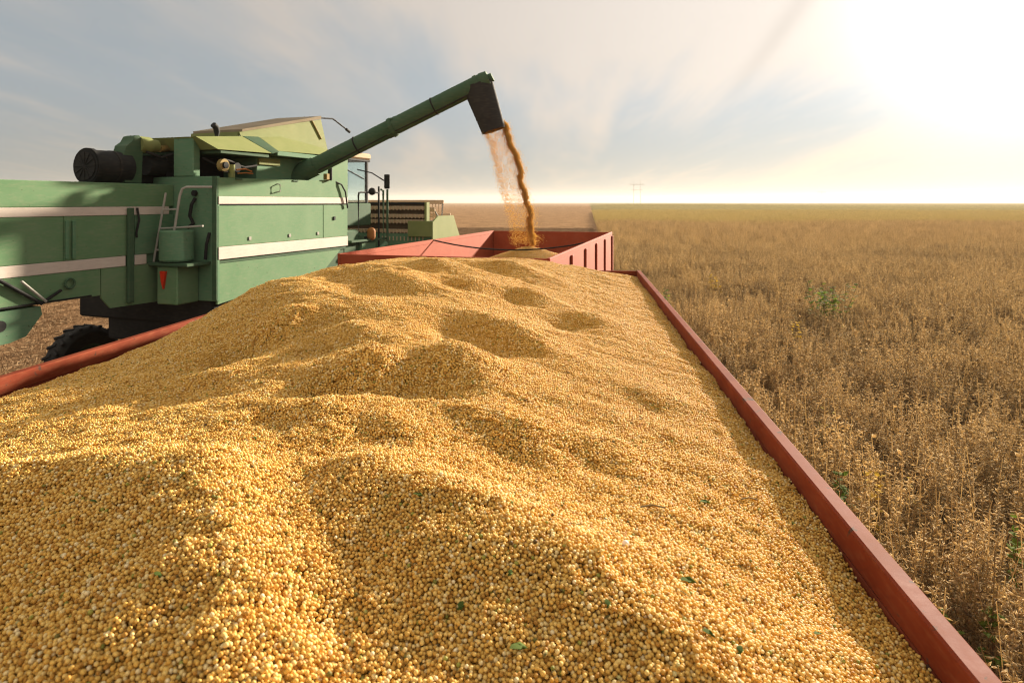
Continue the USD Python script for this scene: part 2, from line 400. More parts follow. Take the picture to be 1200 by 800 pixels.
# ------------------------------------------------------------------ soybeans: packed layer cut into small chunks
def pack_tile(T, r, layers, seed):
    """Drops beans one by one into a periodic square tile; each settles in the lowest of a few nearby spots."""
    rs = np.random.default_rng(seed)
    d = 2 * r
    n = int(T / d)
    cs = T / n
    cells = [[[] for _ in range(n)] for _ in range(n)]
    out = []
    total = int(layers * T * T / (d * d * 0.80))
    start = rs.random((total, 2)) * T
    jit = (rs.random((total, 14, 2)) - 0.5) * 3.0 * d
    for k in range(total):
        c = (start[k] + jit[k]) % T
        i0, j0 = int(start[k][0] / cs), int(start[k][1] / cs)
        near = []
        for di in (-2, -1, 0, 1, 2):
            for dj in (-2, -1, 0, 1, 2):
                near += cells[(i0 + di) % n][(j0 + dj) % n]
        if near:
            q = np.array(near)
            dx = c[:, None, :] - q[None, :, :2]
            dx -= T * np.round(dx / T)
            h2 = d * d - (dx ** 2).sum(-1)
            z = np.where(h2 > 0, q[None, :, 2] + np.sqrt(np.maximum(h2, 0)), 0).max(1)
        else:
            z = np.zeros(14)
        b = int(z.argmin())
        p = (float(c[b, 0]), float(c[b, 1]), float(max(z[b], 0)))
        cells[min(int(p[0] / cs), n - 1)][min(int(p[1] / cs), n - 1)].append(p)
        out.append(p)
    return np.array(out)


BR = 0.0025
TILE, CH = 0.35, 0.05
beans = pack_tile(TILE, BR * 0.95, 3.6, 3)
ztop = np.quantile(beans[:, 2], 0.97)
beans = beans[beans[:, 2] > ztop - 6.0 * BR]
beans[:, 2] -= ztop
_ico = trimesh.creation.icosphere(subdivisions=1, radius=1.0)
IV, IF = np.array(_ico.vertices), np.array(_ico.faces)


def rot_random(n, rs):
    q = rs.normal(size=(n, 4)); q /= np.linalg.norm(q, axis=1, keepdims=True)
    w, x, y, z = q.T
    return np.stack([np.stack([1 - 2 * (y * y + z * z), 2 * (x * y - w * z), 2 * (x * z + w * y)], -1),
                     np.stack([2 * (x * y + w * z), 1 - 2 * (x * x + z * z), 2 * (y * z - w * x)], -1),
                     np.stack([2 * (x * z - w * y), 2 * (y * z + w * x), 1 - 2 * (x * x + y * y)], -1)], -2)


def bean_cloud(pts, r, rs, squash=(1.06, 0.97, 0.92)):
    n = len(pts)
    R = rot_random(n, rs)
    sc = (r * (1 + 0.09 * rs.normal(size=(n, 1, 1)))) * (np.array(squash) * (1 + 0.06 * rs.normal(size=(n, 1, 3))))
    v = np.einsum("nij,nkj->nki", R, IV[None] * sc) + pts[:, None]
    f = IF[None] + (np.arange(n) * len(IV))[:, None, None]
    return trimesh.Trimesh(v.reshape(-1, 3), f.reshape(-1, 3), process=False, metadata={"tone": np.repeat(rs.random(n), len(IV))})


def instancer(path, protos, mats, idx, pos, quats=None, scales=None):
    """protos: meshes; one PointInstancer whose prototypes lie below it."""
    pi = UsdGeom.PointInstancer.Define(stage, path)
    UsdGeom.Xform.Define(stage, path + "/kinds")
    for k, m in enumerate(protos):
        pth = f"{path}/kinds/kind_{k + 1:03d}"
        put_tone(usdkit.mesh(stage, pth, m, mats if not isinstance(mats, list) else mats[k], smooth=True), m)
        pi.GetPrototypesRel().AddTarget(pth)
    pi.CreateProtoIndicesAttr(Vt.IntArray.FromNumpy(np.asarray(idx, np.int32)))
    pi.CreatePositionsAttr(Vt.Vec3fArray.FromNumpy(np.asarray(pos, np.float32)))
    if quats is not None:
        q = np.asarray(quats, float)
        pi.CreateOrientationsAttr(Vt.QuathArray([Gf.Quath(float(a), float(b), float(c), float(e)) for a, b, c, e in q]))
    if scales is not None:
        pi.CreateScalesAttr(Vt.Vec3fArray.FromNumpy(np.asarray(scales, np.float32)))
    return pi


def quat_from_normal(nrm):
    """Rotation (w, x, y, z) that tilts +z onto the normal without twist."""
    nrm = nrm / np.linalg.norm(nrm, axis=1, keepdims=True)
    w = 1 + nrm[:, 2]
    q = np.stack([w, -nrm[:, 1], nrm[:, 0], 0 * w], 1)
    return q / np.linalg.norm(q, axis=1, keepdims=True)


NC = int(round(TILE / CH))
chunk_of = (np.minimum((beans[:, 0] / CH).astype(int), NC - 1), np.minimum((beans[:, 1] / CH).astype(int), NC - 1))
_rs = np.random.default_rng(11)
chunks = []
for i in range(NC):
    for j in range(NC):
        p = beans[(chunk_of[0] == i) & (chunk_of[1] == j)] - np.array([(i + 0.5) * CH, (j + 0.5) * CH, 0])
        chunks.append(bean_cloud(p, BR, _rs))


# --- height of the heap in trailer 1, local frame: a along the trailer, b to the left of its right wall
def to1(px, py, zrel):
    """A point of the photograph at height zrel over the rim, in (a, b) of trailer 1."""
    Y = F * (0.585 - zrel) / (py - 237.0)
    P = np.array([(px - 600) / F * Y, Y]) - P1
    return float(P @ D1), float(-(P @ N1))


def smin(a, b, k):
    h = np.clip(0.5 + 0.5 * (b - a) / k, 0, 1)
    return b + (a - b) * h - k * h * (1 - h)


def smax(a, b, k):
    return -smin(-a, -b, k)


def ridge(a, b, pts, left, right, k=0.02):
    """A crest along pts [(a, b, z)...]: falls off with slope 'left' on the +b side and 'right' on the other."""
    best = np.full(a.shape, -9.0)
    for (a0, b0, z0), (a1, b1, z1) in zip(pts[:-1], pts[1:]):
        ux, uy = a1 - a0, b1 - b0
        L = math.hypot(ux, uy)
        t = np.clip(((a - a0) * ux + (b - b0) * uy) / L ** 2, 0, 1)
        dx, dy = a - a0 - t * ux, b - b0 - t * uy
        side = (ux * dy - uy * dx) > 0
        dist = np.sqrt(dx * dx + dy * dy + k * k) - k
        best = np.maximum(best, z0 + (z1 - z0) * t - np.where(side, left, right) * dist)
    return best


SUN_AB = np.array([SUN[:2] @ D1, -(SUN[:2] @ N1)]); SUN_AB /= np.linalg.norm(SUN_AB)

# (px, py of the dark face's middle, height there, half width across the sun's direction, half depth along it, height of the step)
DUNES = [
    (512, 430, 0, 0.125, 0.100, 0.075), (410, 437, 0, 0.085, 0.080, 0.085), (302, 402, 0, 0.115, 0.095, 0.100), (580, 393, 0, 0.20, 0.095, 0.070),
    (455, 331, 0, 0.22, 0.13, 0.060), (543, 333, 0, 0.12, 0.11, 0.055), (675, 376, 0, 0.13, 0.11, 0.052), (612, 347, 0, 0.15, 0.10, 0.055),
    (395, 396, 0, 0.09, 0.07, 0.035), (420, 319, 0, 0.25, 0.14, 0.055), (590, 316, 0, 0.28, 0.15, 0.065),
    (500, 312, 0, 0.25, 0.16, 0.060), (705, 535, 0, 0.08, 0.05, 0.020), (345, 480, 0, 0.10, 0.07, 0.022), (230, 450, 0, 0.12, 0.08, 0.024),
    (600, 510, 0, 0.13, 0.07, 0.022), (450, 500, 0, 0.08, 0.05, 0.014), (760, 470, 0, 0.10, 0.06, 0.018), (815, 405, 0, 0.07, 0.06, 0.020),
]


def heap_base(a, b):
    dl, dr, df = W - b, b, L1 - a
    along = a - 1.3                   # distance ahead of the camera
    plateau = np.interp(along, [-1.5, 0.3, 0.8, 1.3, 2.0, 2.8, 4.2, 5.6], [0.05, 0.03, 0.06, 0.13, 0.22, 0.255, 0.20, 0.10])
    z = smin(plateau, -0.06 + np.interp(along, [1.6, 2.15, 2.85], [0.15, 0.21, 0.58]) * dl, np.interp(along, [1.7, 3.1], [0.04, 0.12]))
    z = smin(z, np.interp(along, [0.8, 2.0], [-0.075, -0.055]) + 0.235 * dr, 0.08)
    z = smin(z, -0.03 + 0.5 * df, 0.10)
    # two long crests near the viewer
    rA = [(*to1(-60, 552, 0.10), 0.10), (*to1(90, 530, 0.14), 0.14), (*to1(228, 524, 0.175), 0.175), (*to1(258, 620, 0.15), 0.15), (*to1(275, 720, 0.12), 0.12), (*to1(290, 900, 0.08), 0.08)]
    rB = [(*to1(440, 530, 0.15), 0.15), (*to1(640, 618, 0.12), 0.12), (*to1(735, 690, 0.085), 0.085), (*to1(850, 800, 0.04), 0.04), (*to1(930, 900, 0.0), 0.0)]
    z = smax(z, ridge(a, b, rA, 0.52, 0.36, 0.035), 0.035)
    z = smax(z, ridge(a, b, rB, 0.48, 0.34, 0.045), 0.045)
    return z


def seen_at(px, py):
    """Where the line of sight through a place of the photograph meets the heap (without its dimples)."""
    ds = np.linspace(0.4, 6.8, 900)
    rel = np.stack([(px - 600) / F * ds, ds], 1) - P1
    aa, bb = rel @ D1, -(rel @ N1)
    k_ = int(np.argmax(0.585 - (py - 237) / F * ds < heap_base(aa, bb)))
    return aa[k_], bb[k_]


def heap1(a, b):
    z = heap_base(a, b)
    dl, dr = W - b, b
    for (a0, b0), (wv, wd, amp) in zip(DUNE_AT, [d_[3:] for d_ in DUNES]):
        da, db = a - a0, b - b0
        t = da * SUN_AB[0] + db * SUN_AB[1]
        s = -da * SUN_AB[1] + db * SUN_AB[0]
        z = z + amp * 1.12 * (t / wd) * np.exp(-0.5 * (t / wd) ** 2 - (s / wv) ** 2)
    q = np.stack([a * 3.2, b * 3.2, 0 * a], -1)
    z = z + 0.030 * (meshkit.fbm(q, 4, 5) - 0.5) + 0.016 * (meshkit.fbm(q * 4.0, 3, 9) - 0.5)
    lim = np.minimum(-0.035 + 0.9 * dl, -0.045 + 0.8 * dr)
    return smin(z, lim, 0.03)


DUNE_AT = [seen_at(d_[0], d_[1]) for d_ in DUNES]


def frame_matrix(origin, ang):
    return origin, math.pi / 2 - ang


def heap_object(name, label, origin, ang, height, a0, a1, width, base, with_chunks=True):
    path = thing(name, label, "soybean heap", (origin[0], origin[1], 0), math.pi / 2 - ang, kind="stuff")
    na, nb = int(round((a1 - a0) / 0.02)), int(round(width / 0.02))
    A = np.linspace(a0, a1, na + 1); B = np.linspace(0.0, width, nb + 1)
    m = sheet(A, B, lambda x, y: height(x, y) + RIM - 0.016)
    obj("bean_bed", m, BEAN_BED, path, smooth=True)
    ca = a0 + CH * (np.arange(int((a1 - a0) / CH)) + 0.5)
    cb = CH * (np.arange(int(width / CH)) + 0.5)
    CA, CB = np.meshgrid(ca, cb, indexing="ij")
    IA, IB = np.meshgrid(np.arange(len(ca)), np.arange(len(cb)), indexing="ij")
    h = height(CA, CB)
    e = 0.02
    ga = (height(CA + e, CB) - height(CA - e, CB)) / (2 * e)
    gb = (height(CA, np.minimum(CB + e, width)) - height(CA, np.maximum(CB - e, 0))) / (np.minimum(CB + e, width) - np.maximum(CB - e, 0))
    nrm = np.stack([-ga, -gb, np.ones_like(ga)], -1).reshape(-1, 3)
    pos = np.stack([CA, CB, h + RIM], -1).reshape(-1, 3)
    idx = ((IA % NC) * NC + (IB % NC)).reshape(-1)
    sl = 1 / np.maximum(nrm[:, 2] / np.linalg.norm(nrm, axis=1), 0.6)
    scl = np.stack([1 + (sl - 1) * 0.9, 1 + (sl - 1) * 0.9, np.ones_like(sl)], 1)
    instancer(path + "/beans", chunks, BEAN, idx, pos, quat_from_normal(nrm), scl)
    return path


heap_object("soybean_heap", "golden heap of freshly harvested soybeans filling the red trailer in the foreground", P1, A1, heap1, 0.0, L1, W, RIM - 1)

# ------------------------------------------------------------------ trailer 1 (the one the viewer stands on)


def wheel(parent, x, y, r, w, hub_mat, name="wheel"):
    wp = sub(name, parent)
    prof = [(-w / 2 + .02, r * .55), (-w / 2, r * .62), (-w / 2, r * .86), (-w / 2 + .04, r * .96), (-w * .2, r), (w * .2, r), (w / 2 - .04, r * .96), (w / 2, r * .86), (w / 2, r * .62), (w / 2 - .02, r * .55)]
    tyre = lathe_y(prof, 44)
    lugs = []
    for k in range(22):
        a = k * 2 * math.pi / 22
        for s in (-1, 1):
            b = bx((-0.022, 0.0, r - 0.02), (0.022, w * 0.46, r + 0.014), 0.005)
            b.apply_transform(trimesh.transformations.rotation_matrix(0.5, [0, 0, 1]))
            if s < 0:
                b.apply_transform(np.diag([1, -1, 1, 1.0])); b.invert()
            b.apply_transform(trimesh.transformations.rotation_matrix(a + (0.14 if s < 0 else 0), [0, 1, 0]))
            lugs.append(b)
    obj("tyre", moved(cat([tyre] + lugs), (x, y, r + 0.02)), RUBBER, wp)
    rim = lathe_y([(-w / 2 + .03, r * .56), (-w / 2 + .05, r * .5), (-.02, r * .46), (-.02, .06), (-.06, .06), (-.06, 0.001)], 32)
    rim2 = lathe_y([(w / 2 - .03, r * .56), (w / 2 - .05, r * .5), (.02, r * .46), (.02, .06), (.06, .06), (.06, 0.001)], 32)
    obj("rim", moved(cat([rim, rim2]), (x, y, r + 0.02)), hub_mat, wp)
    return wp


def trailer(name, label, origin, ang, length, y0, rib_top, paint_, rib_step, floor_z):
    """Open grain trailer. Local x forward, y to the left; interior spans y0..y0+W."""
    path = thing(name, label, "trailer", (origin[0], origin[1], 0), math.pi / 2 - ang)
    t = 0.03
    ya, yb = y0, y0 + W
    zf = floor_z
    for yy, s in ((ya, -1), (yb, 1)):                         # side walls
        lo, hi = (yy - t, yy) if s < 0 else (yy, yy + t)
        obj("side_wall", bx((-t, lo, zf), (length + t, hi, RIM - 0.06), 0.002), paint_, path)
        obj("top_rail", bx((-t, lo - (0.004 if s < 0 else 0.0), RIM - 0.06), (length + t, hi + (0.004 if s > 0 else 0.0), RIM), 0.004), paint_, path)
        n = int(length / rib_step)
        for k in range(n + 1):
            x = 0.06 + k * (length - 0.2) / n
            y1, y2 = (lo - 0.032, lo - 0.002) if s < 0 else (hi + 0.002, hi + 0.032)
            obj("rib", bx((x, y1, zf + 0.02), (x + 0.09, y2, RIM - rib_top), 0.006), paint_, path)
        fy = (lo - 0.09, lo - 0.006) if s < 0 else (hi + 0.006, hi + 0.09)
        obj("top_flange", bx((-t, fy[0], RIM - 0.062), (length + t, fy[1], RIM - 0.035), 0.004) if name == "rear_of_train" else bx((-t, fy[0], zf - 0.06), (length + t, fy[1], zf + 0.015), 0.006), paint_, path)
    for x, s in ((0, -1), (length, 1)):                         # end walls
        lo, hi = (x - t, x - 0.001) if s < 0 else (x + 0.001, x + t)
        obj("end_wall", bx((lo + 0.002, ya + 0.001, zf), (hi - 0.002, yb - 0.001, RIM - 0.006), 0.003), paint_, path)
    obj("floor", bx((0.0, ya + 0.002, zf - 0.04), (length, yb - 0.002, zf + 0.002), 0.003), paint_, path)
    for yy in (ya + 0.7, yb - 0.7):
        obj("chassis_beam", bx((-0.2, yy - 0.06, zf - 0.25), (length + 0.2, yy + 0.06, zf - 0.045), 0.01), BLACK, path)
    for x in (1.2, length - 1.2):
        obj("axle", rod((x, ya + 0.1, 0.5), (x, yb - 0.1, 0.5), 0.06), BLACK, path)
        obj("axle_mount", bx((x - 0.2, ya + 0.6, 0.5), (x + 0.2, yb - 0.6, zf - 0.26), 0.02), BLACK, path)
        wheel(path, x, ya + 0.16, 0.5, 0.3, paint_)
        wheel(path, x, yb - 0.16, 0.5, 0.3, paint_)
    return path


tr1 = trailer("grain_trailer", "red steel grain trailer in the foreground heaped full of soybeans", P1, A1, L1, 0.0, 0.18, RED, 1.1, 1.15)
obj("drawbar", cat([rod((L1 + 0.1, 0.75, 0.85), (L1 + 0.95, 1.2, 0.75), 0.05), rod((L1 + 0.1, 1.65, 0.85), (L1 + 0.95, 1.2, 0.75), 0.05)]), BLACK, tr1)

# ------------------------------------------------------------------ trailer 2
P2o = P2
tr2 = trailer("grain_trailer", "orange red grain trailer ahead, under the unloading spout of the combine", P2o, A2, L2, -W, 0.07, ORANGE_RED, 1.12, 1.15)
obj("drawbar", rod((-0.1, -W / 2, 0.8), (-0.75, -W / 2, 0.75), 0.05), BLACK, tr2)
# sagging chain that ties the two side walls together
tt = np.linspace(0, 1, 15)
lk = 2.85
obj("tie_chain", tube(np.stack([np.full(15, lk), -W * tt, RIM - 0.01 - 0.13 * (1 - (2 * tt - 1) ** 2)], 1), 0.012, 6), BLACK, tr2)

LAND = (3.25, 1.45)                                             # where the stream lands: along trailer 2, right of its left wall


def heap2(a, b):                                                # b is measured from the right wall to the left
    x, y = a - LAND[0], (W - b) - LAND[1]
    r = np.sqrt(x * x + y * y + 0.02)
    z = -0.06 - 0.36 * r
    z = smax(z, -0.62 + 0 * a, 0.1)
    q = np.stack([a * 2.5, b * 2.5, 0 * a], -1)
    return np.minimum(z + 0.05 * (meshkit.fbm(q, 3, 21) - 0.5), -0.03)


P2r = P2 + W * N2
heap_object("soybean_heap", "smaller cone of soybeans growing under the falling stream in the far trailer", P2r, A2, heap2, 0.0, L2, W, RIM - 1)

exec_after = []
# ------------------------------------------------------------------ combine harvester. local x forward, y to the left (into the machine), z up
cb = thing("combine_harvester", "faded green combine harvester with white stripes and its unloading auger swung out over the trailer", "combine harvester", (P3[0], P3[1], 0), math.pi / 2 - A3)

# main body and its side panel
obj("body", bx((0.03, 0.04, 1.78), (2.93, 2.75, 3.30), 0.02), GREEN_DARK, cb)
obj("side_panel", plate([(0, 3.08), (2.98, 3.08), (2.98, 3.76), (2.52, 3.70), (2.44, 3.37), (1.85, 3.345), (0, 3.325)], 0.0, 0.035), GREEN_PANEL, cb, smooth=20)
obj("stripe", bx((0, -0.006, 2.975), (2.98, 0.034, 3.078), 0.004), WHITE, cb)
obj("panel_gap", bx((0.004, 0.012, 2.955), (2.976, 0.036, 2.974), 0.002), BLACK, cb)
obj("side_panel", bx((0, 0.0, 2.412), (2.27, 0.035, 2.953), 0.006), GREEN_PANEL, cb)
obj("side_panel", bx((2.28, 0.001, 2.412), (2.98, 0.035, 2.953), 0.006), GREEN_PANEL, cb)
obj("stripe", bx((0, -0.006, 2.245), (2.98, 0.034, 2.41), 0.004), WHITE, cb)
obj("skirt", plate([(0.0, 1.66), (2.35, 1.90), (2.78, 2.19), (0.0, 2.19)], 0.012, 0.045), GREEN_PANEL, cb, smooth=20)
obj("hinge_strip", bx((0.004, 0.02, 2.192), (2.95, 0.045, 2.243), 0.004), GREEN_DARK, cb)
for s in (0.55, 1.4, 2.1):
    obj("panel_latch", bx((s, -0.012, 2.47), (s + 0.05, 0.0, 2.52), 0.004), STEEL, cb)

# rear wall of the wide front body, with what hangs on it
obj("rear_wall", bx((-0.02, 0.002, 1.70), (0.028, 1.9, 3.34), 0.006), GREEN, cb)
obj("rear_pillar", bx((-0.025, 0.40, 3.342), (0.10, 0.74, 3.86), 0.012), GREEN, cb)
obj("rear_pillar", bx((-0.04, 0.0, 1.72), (-0.022, 0.07, 3.34), 0.004), GREEN_DARK, cb)
tank = lathe_y([(-.2, 0.001), (-.2, .19), (-.18, .205), (.18, .205), (.2, .19), (.2, 0.001)], 28)
tank.apply_transform(trimesh.transformations.rotation_matrix(math.pi / 2, [1, 0, 0]))
obj("reservoir", moved(tank, (-0.235, 0.46, 2.44)), GREEN, cb)
obj("platform", bx((-0.42, 0.1, 2.185), (-0.024, 0.86, 2.225), 0.006), GREEN_DARK, cb)
obj("tool_box", bx((-0.38, 0.30, 1.69), (-0.024, 0.64, 2.18), 0.015), GREEN_PANEL, cb)
obj("rear_lamp", plate([(0.46, 2.12), (0.555, 2.12), (0.54, 2.0), (0.505, 1.89)], 0, 0.03).apply_transform(
    trimesh.transformations.rotation_matrix(math.pi / 2, [0, 0, 1])).apply_translation((-0.382, 0, 0)), LAMP_RED, cb, smooth=20)
obj("hose", tube([(-0.03, 0.36, 3.05), (-0.09, 0.36, 2.97), (-0.08, 0.4, 2.82), (-0.05, 0.37, 2.72), (-0.1, 0.42, 2.66)], 0.022, 8), BLACK, cb)
obj("hose", tube([(-0.03, 0.12, 2.6), (-0.07, 0.13, 2.45), (-0.06, 0.16, 2.25)], 0.02, 8), BLACK, cb)
obj("cap", rod((-0.025, 0.36, 3.12), (-0.06, 0.36, 3.12), 0.04), BLACK, cb)
# access ladder
lad = sub("ladder", cb)
obj("rail", tube([(-0.32, 0.78, 2.12), (-0.33, 0.54, 3.12)], 0.014, 8), STEEL, lad)
obj("rail", tube([(-0.3, 0.52, 2.18), (-0.3, 0.34, 3.08), (-0.3, 0.30, 3.17), (-0.29, 0.24, 3.195), (-0.05, 0.06, 3.2)], 0.016, 8), STEEL, lad)
obj("rung", rod((-0.3, 0.43, 2.67), (-0.28, -0.02, 2.70), 0.013), STEEL, lad)
obj("rung", rod((-0.31, 0.65, 2.66), (-0.3, 0.43, 2.67), 0.013), STEEL, lad)
obj("rung", rod((-0.31, 0.715, 2.38), (-0.3, 0.48, 2.39), 0.013), STEEL, lad)
obj("rung", rod((-0.32, 0.60, 2.90), (-0.3, 0.38, 2.91), 0.013), STEEL, lad)

# narrower rear hood
HY = 0.735
obj("rear_hood", bx((-3.9, HY + 0.03, 1.93), (-0.022, 2.1, 3.225), 0.03), GREEN, cb)
obj("hood_side", bx((-3.9, HY, 2.945), (-0.024, HY + 0.03, 3.235), 0.006), GREEN_PANEL, cb)
obj("stripe", bx((-3.9, HY - 0.006, 2.842), (-0.6, HY + 0.028, 2.943), 0.004), WHITE, cb)
obj("stripe", bx((-0.595, HY - 0.004, 2.842), (-0.1, HY + 0.028, 2.943), 0.004), WHITE, cb)
obj("hood_side", bx((-3.9, HY, 2.337), (-1.53, HY + 0.03, 2.84), 0.006), GREEN_PANEL, cb)
obj("hood_side", bx((-1.525, HY + 0.001, 2.337), (-0.62, HY + 0.03, 2.84), 0.006), GREEN_PANEL, cb)
obj("hood_side", bx((-0.612, HY - 0.002, 2.337), (-0.024, HY + 0.03, 2.84), 0.006), GREEN, cb)
obj("stripe", bx((-3.9, HY - 0.006, 2.212), (-0.75, HY + 0.028, 2.335), 0.004), WHITE, cb)
obj("stripe", bx((-0.62, HY - 0.005, 2.212), (-0.45, HY + 0.028, 2.335), 0.004), WHITE, cb)
obj("lower_side", bx((-3.9, HY + 0.002, 1.89), (-1.08, HY + 0.03, 2.21), 0.006), GREEN_PANEL, cb)
obj("lower_side", plate([(-1.07, 1.86), (-0.95, 1.72), (-0.03, 1.70), (-0.03, 2.208), (-1.07, 2.208)], HY + 0.004, HY + 0.03), GREEN_PANEL, cb, smooth=20)
for s in (-1.52, -1.44):
    obj("bracket", bx((s, HY - 0.03, 2.36), (s + 0.035, HY - 0.001, 2.79), 0.004), GREEN, cb)
obj("frame_post", bx((-0.74, HY - 0.045, 1.75), (-0.66, HY - 0.006, 2.93), 0.006), GREEN_DARK, cb)
obj("latch_rod", tube([(-0.60, HY - 0.02, 2.93), (-0.58, HY - 0.03, 2.78), (-0.62, HY - 0.03, 2.62), (-0.6, HY - 0.012, 2.56)], 0.013, 8), BLACK, cb)
obj("grip_ring", trimesh.creation.torus(0.055, 0.012, 20, 8).apply_transform(trimesh.transformations.rotation_matrix(math.pi / 2, [1, 0, 0])).apply_translation((-1.47, HY - 0.02, 2.08)), GREEN_DARK, cb)
obj("chopper", plate([(-3.8, 1.87), (-1.78, 1.87), (-1.76, 1.78), (-1.93, 1.57), (-2.1, 1.53), (-3.8, 1.5)], HY + 0.01, 2.05), GREEN, cb, smooth=20)
obj("chopper_hole", rod((-2.19, HY + 0.012, 1.72), (-2.19, HY + 0.004, 1.72), 0.06, 16), BLACK, cb)
obj("strut", rod((-2.25, HY - 0.03, 2.22), (-1.79, HY - 0.03, 1.90), 0.02), BLACK, cb)
obj("strut", rod((-2.02, HY - 0.05, 2.17), (-1.76, HY - 0.05, 1.92), 0.014), STEEL, cb)
obj("strut", rod((-1.80, HY - 0.03, 1.90), (-1.58, HY - 0.03, 2.02), 0.016), BLACK, cb)
obj("adjuster_bar", bx((-2.4, HY - 0.012, 1.895), (-1.2, HY - 0.001, 1.915), 0.003), BLACK, cb)

# engine deck
air = sub("air_intake", cb)
drum = rod((-1.03, 1.05, 3.44), (-0.50, 1.05, 3.44), 0.205, 36)
obj("drum", drum, BLACK, air)
obj("screen", cat([rod((-1.042, 1.05, 3.44), (-1.032, 1.05, 3.44), 0.17, 30)] + [rod((-1.048, 1.05 + .17 * math.cos(a), 3.44 + .17 * math.sin(a)), (-1.048, 1.05 - .17 * math.cos(a), 3.44 - .17 * math.sin(a)), 0.006, 6) for a in np.arange(6) * math.pi / 6]), RUBBER, air)
obj("rim", lathe_y([(-.02, .19), (-.02, .222), (.03, .222), (.03, .19)], 36).apply_transform(trimesh.transformations.rotation_matrix(-math.pi / 2, [0, 0, 1])).apply_translation((-1.0, 1.05, 3.44)), BLACK, air)
obj("clamp_band", rod((-0.72, 1.05, 3.44), (-0.69, 1.05, 3.44), 0.212, 36), RUBBER, air)
obj("horn_housing", plate([(-0.60, 3.25), (-0.62, 3.60), (-0.58, 3.72), (-0.50, 3.78), (-0.46, 3.85), (-0.40, 3.87), (-0.36, 3.83), (-0.34, 3.70), (-0.36, 3.25)], 0.92, 1.12), GREEN_DARK, cb, smooth=30)
obj("pipe", cat([rod((-0.37, 0.98, 3.755), (-0.20, 0.98, 3.755), 0.11, 20), rod((-0.20, 0.98, 3.755), (-0.08, 0.98, 3.755), 0.085, 20)]), GREEN_PALE, cb)
obj("pipe", tube([(-0.05, 0.95, 3.72), (0.2, 0.95, 3.76), (0.6, 0.95, 3.78)], 0.045, 12), BRASS, cb)
obj("pipe", rod((-0.2, 1.1, 3.82), (0.5, 1.1, 3.84), 0.03), GREEN_PALE, cb)
eng = sub("engine", cb)
obj("block", bx((-0.25, 1.1, 3.24), (0.9, 2.0, 3.62), 0.03), BLACK, eng)
obj("muffler", rod((-0.24, 1.0, 3.48), (0.30, 1.0, 3.48), 0.12, 20), BLACK, eng)
obj("pulley", rod((0.24, 0.12, 3.50), (0.24, 0.18, 3.50), 0.085, 20), BRASS, eng)
obj("pulley", rod((0.24, 0.09, 3.50), (0.24, 0.12, 3.50), 0.045, 16), BLACK, eng)
obj("pulley", rod((0.62, 0.25, 3.49), (0.62, 0.31, 3.49), 0.07, 20), BLACK, eng)
obj("belt", cat([rod((0.24, 0.15, 3.585), (0.62, 0.28, 3.56), 0.012, 6), rod((0.24, 0.15, 3.415), (0.62, 0.28, 3.42), 0.012, 6)]), RUBBER, eng)
obj("filter", rod((0.45, 0.2, 3.34), (0.45, 0.2, 3.52), 0.045, 14), GREEN_PALE, eng)
obj("fuel_line", tube([(0.5, 0.16, 3.45), (0.65, 0.15, 3.47), (0.8, 0.16, 3.44)], 0.012, 6), ORANGE, eng)
obj("fuel_line", tube([(0.52, 0.16, 3.40), (0.66, 0.15, 3.415), (0.82, 0.16, 3.41)], 0.010, 6), ORANGE, eng)
obj("bay_back", bx((0.03, 0.9, 3.302), (1.05, 0.93, 3.66), 0.004), BLACK, cb)
# long covers above the engine bay
obj("deck_cover", cat([bx((0.16, 0.12, 3.655), (1.12, 1.6, 3.70), 0.008)]), GREEN_DARK, cb)
cov = trimesh.convex.convex_hull(np.array([(0.10, 0.10, 3.705), (1.15, 0.10, 3.725), (-0.04, 0.34, 3.87), (0.90, 0.42, 3.965), (-0.04, 1.6, 3.87), (0.90, 1.6, 3.965), (1.15, 1.6, 3.725), (0.10, 1.6, 3.705)]))
obj("deck_cover", cov, GREEN_PALE, cb, smooth=15)
obj("cover_end", trimesh.convex.convex_hull(np.array([(0.92, 0.42, 3.968), (1.17, 0.10, 3.722), (1.32, 0.10, 3.76), (1.24, 0.42, 3.99), (0.92, 1.5, 3.968), (1.17, 1.5, 3.722), (1.32, 1.5, 3.76), (1.24, 1.5, 3.99)])), GREEN_DARK, cb, smooth=15)
cov2 = trimesh.convex.convex_hull(np.array([(1.34, 0.14, 3.775), (2.72, 0.14, 3.80), (1.26, 0.40, 3.975), (1.75, 0.42, 4.04), (2.72, 0.30, 3.93), (1.26, 1.5, 3.975), (1.75, 1.5, 4.04), (2.72, 1.5, 3.93), (1.34, 1.5, 3.775), (2.72, 1.5, 3.80)]))
obj("deck_cover", cov2, GREEN_PALE, cb, smooth=15)
obj("cover_lip", bx((1.30, 0.12, 3.70), (2.72, 1.5, 3.772), 0.008), GREEN, cb)
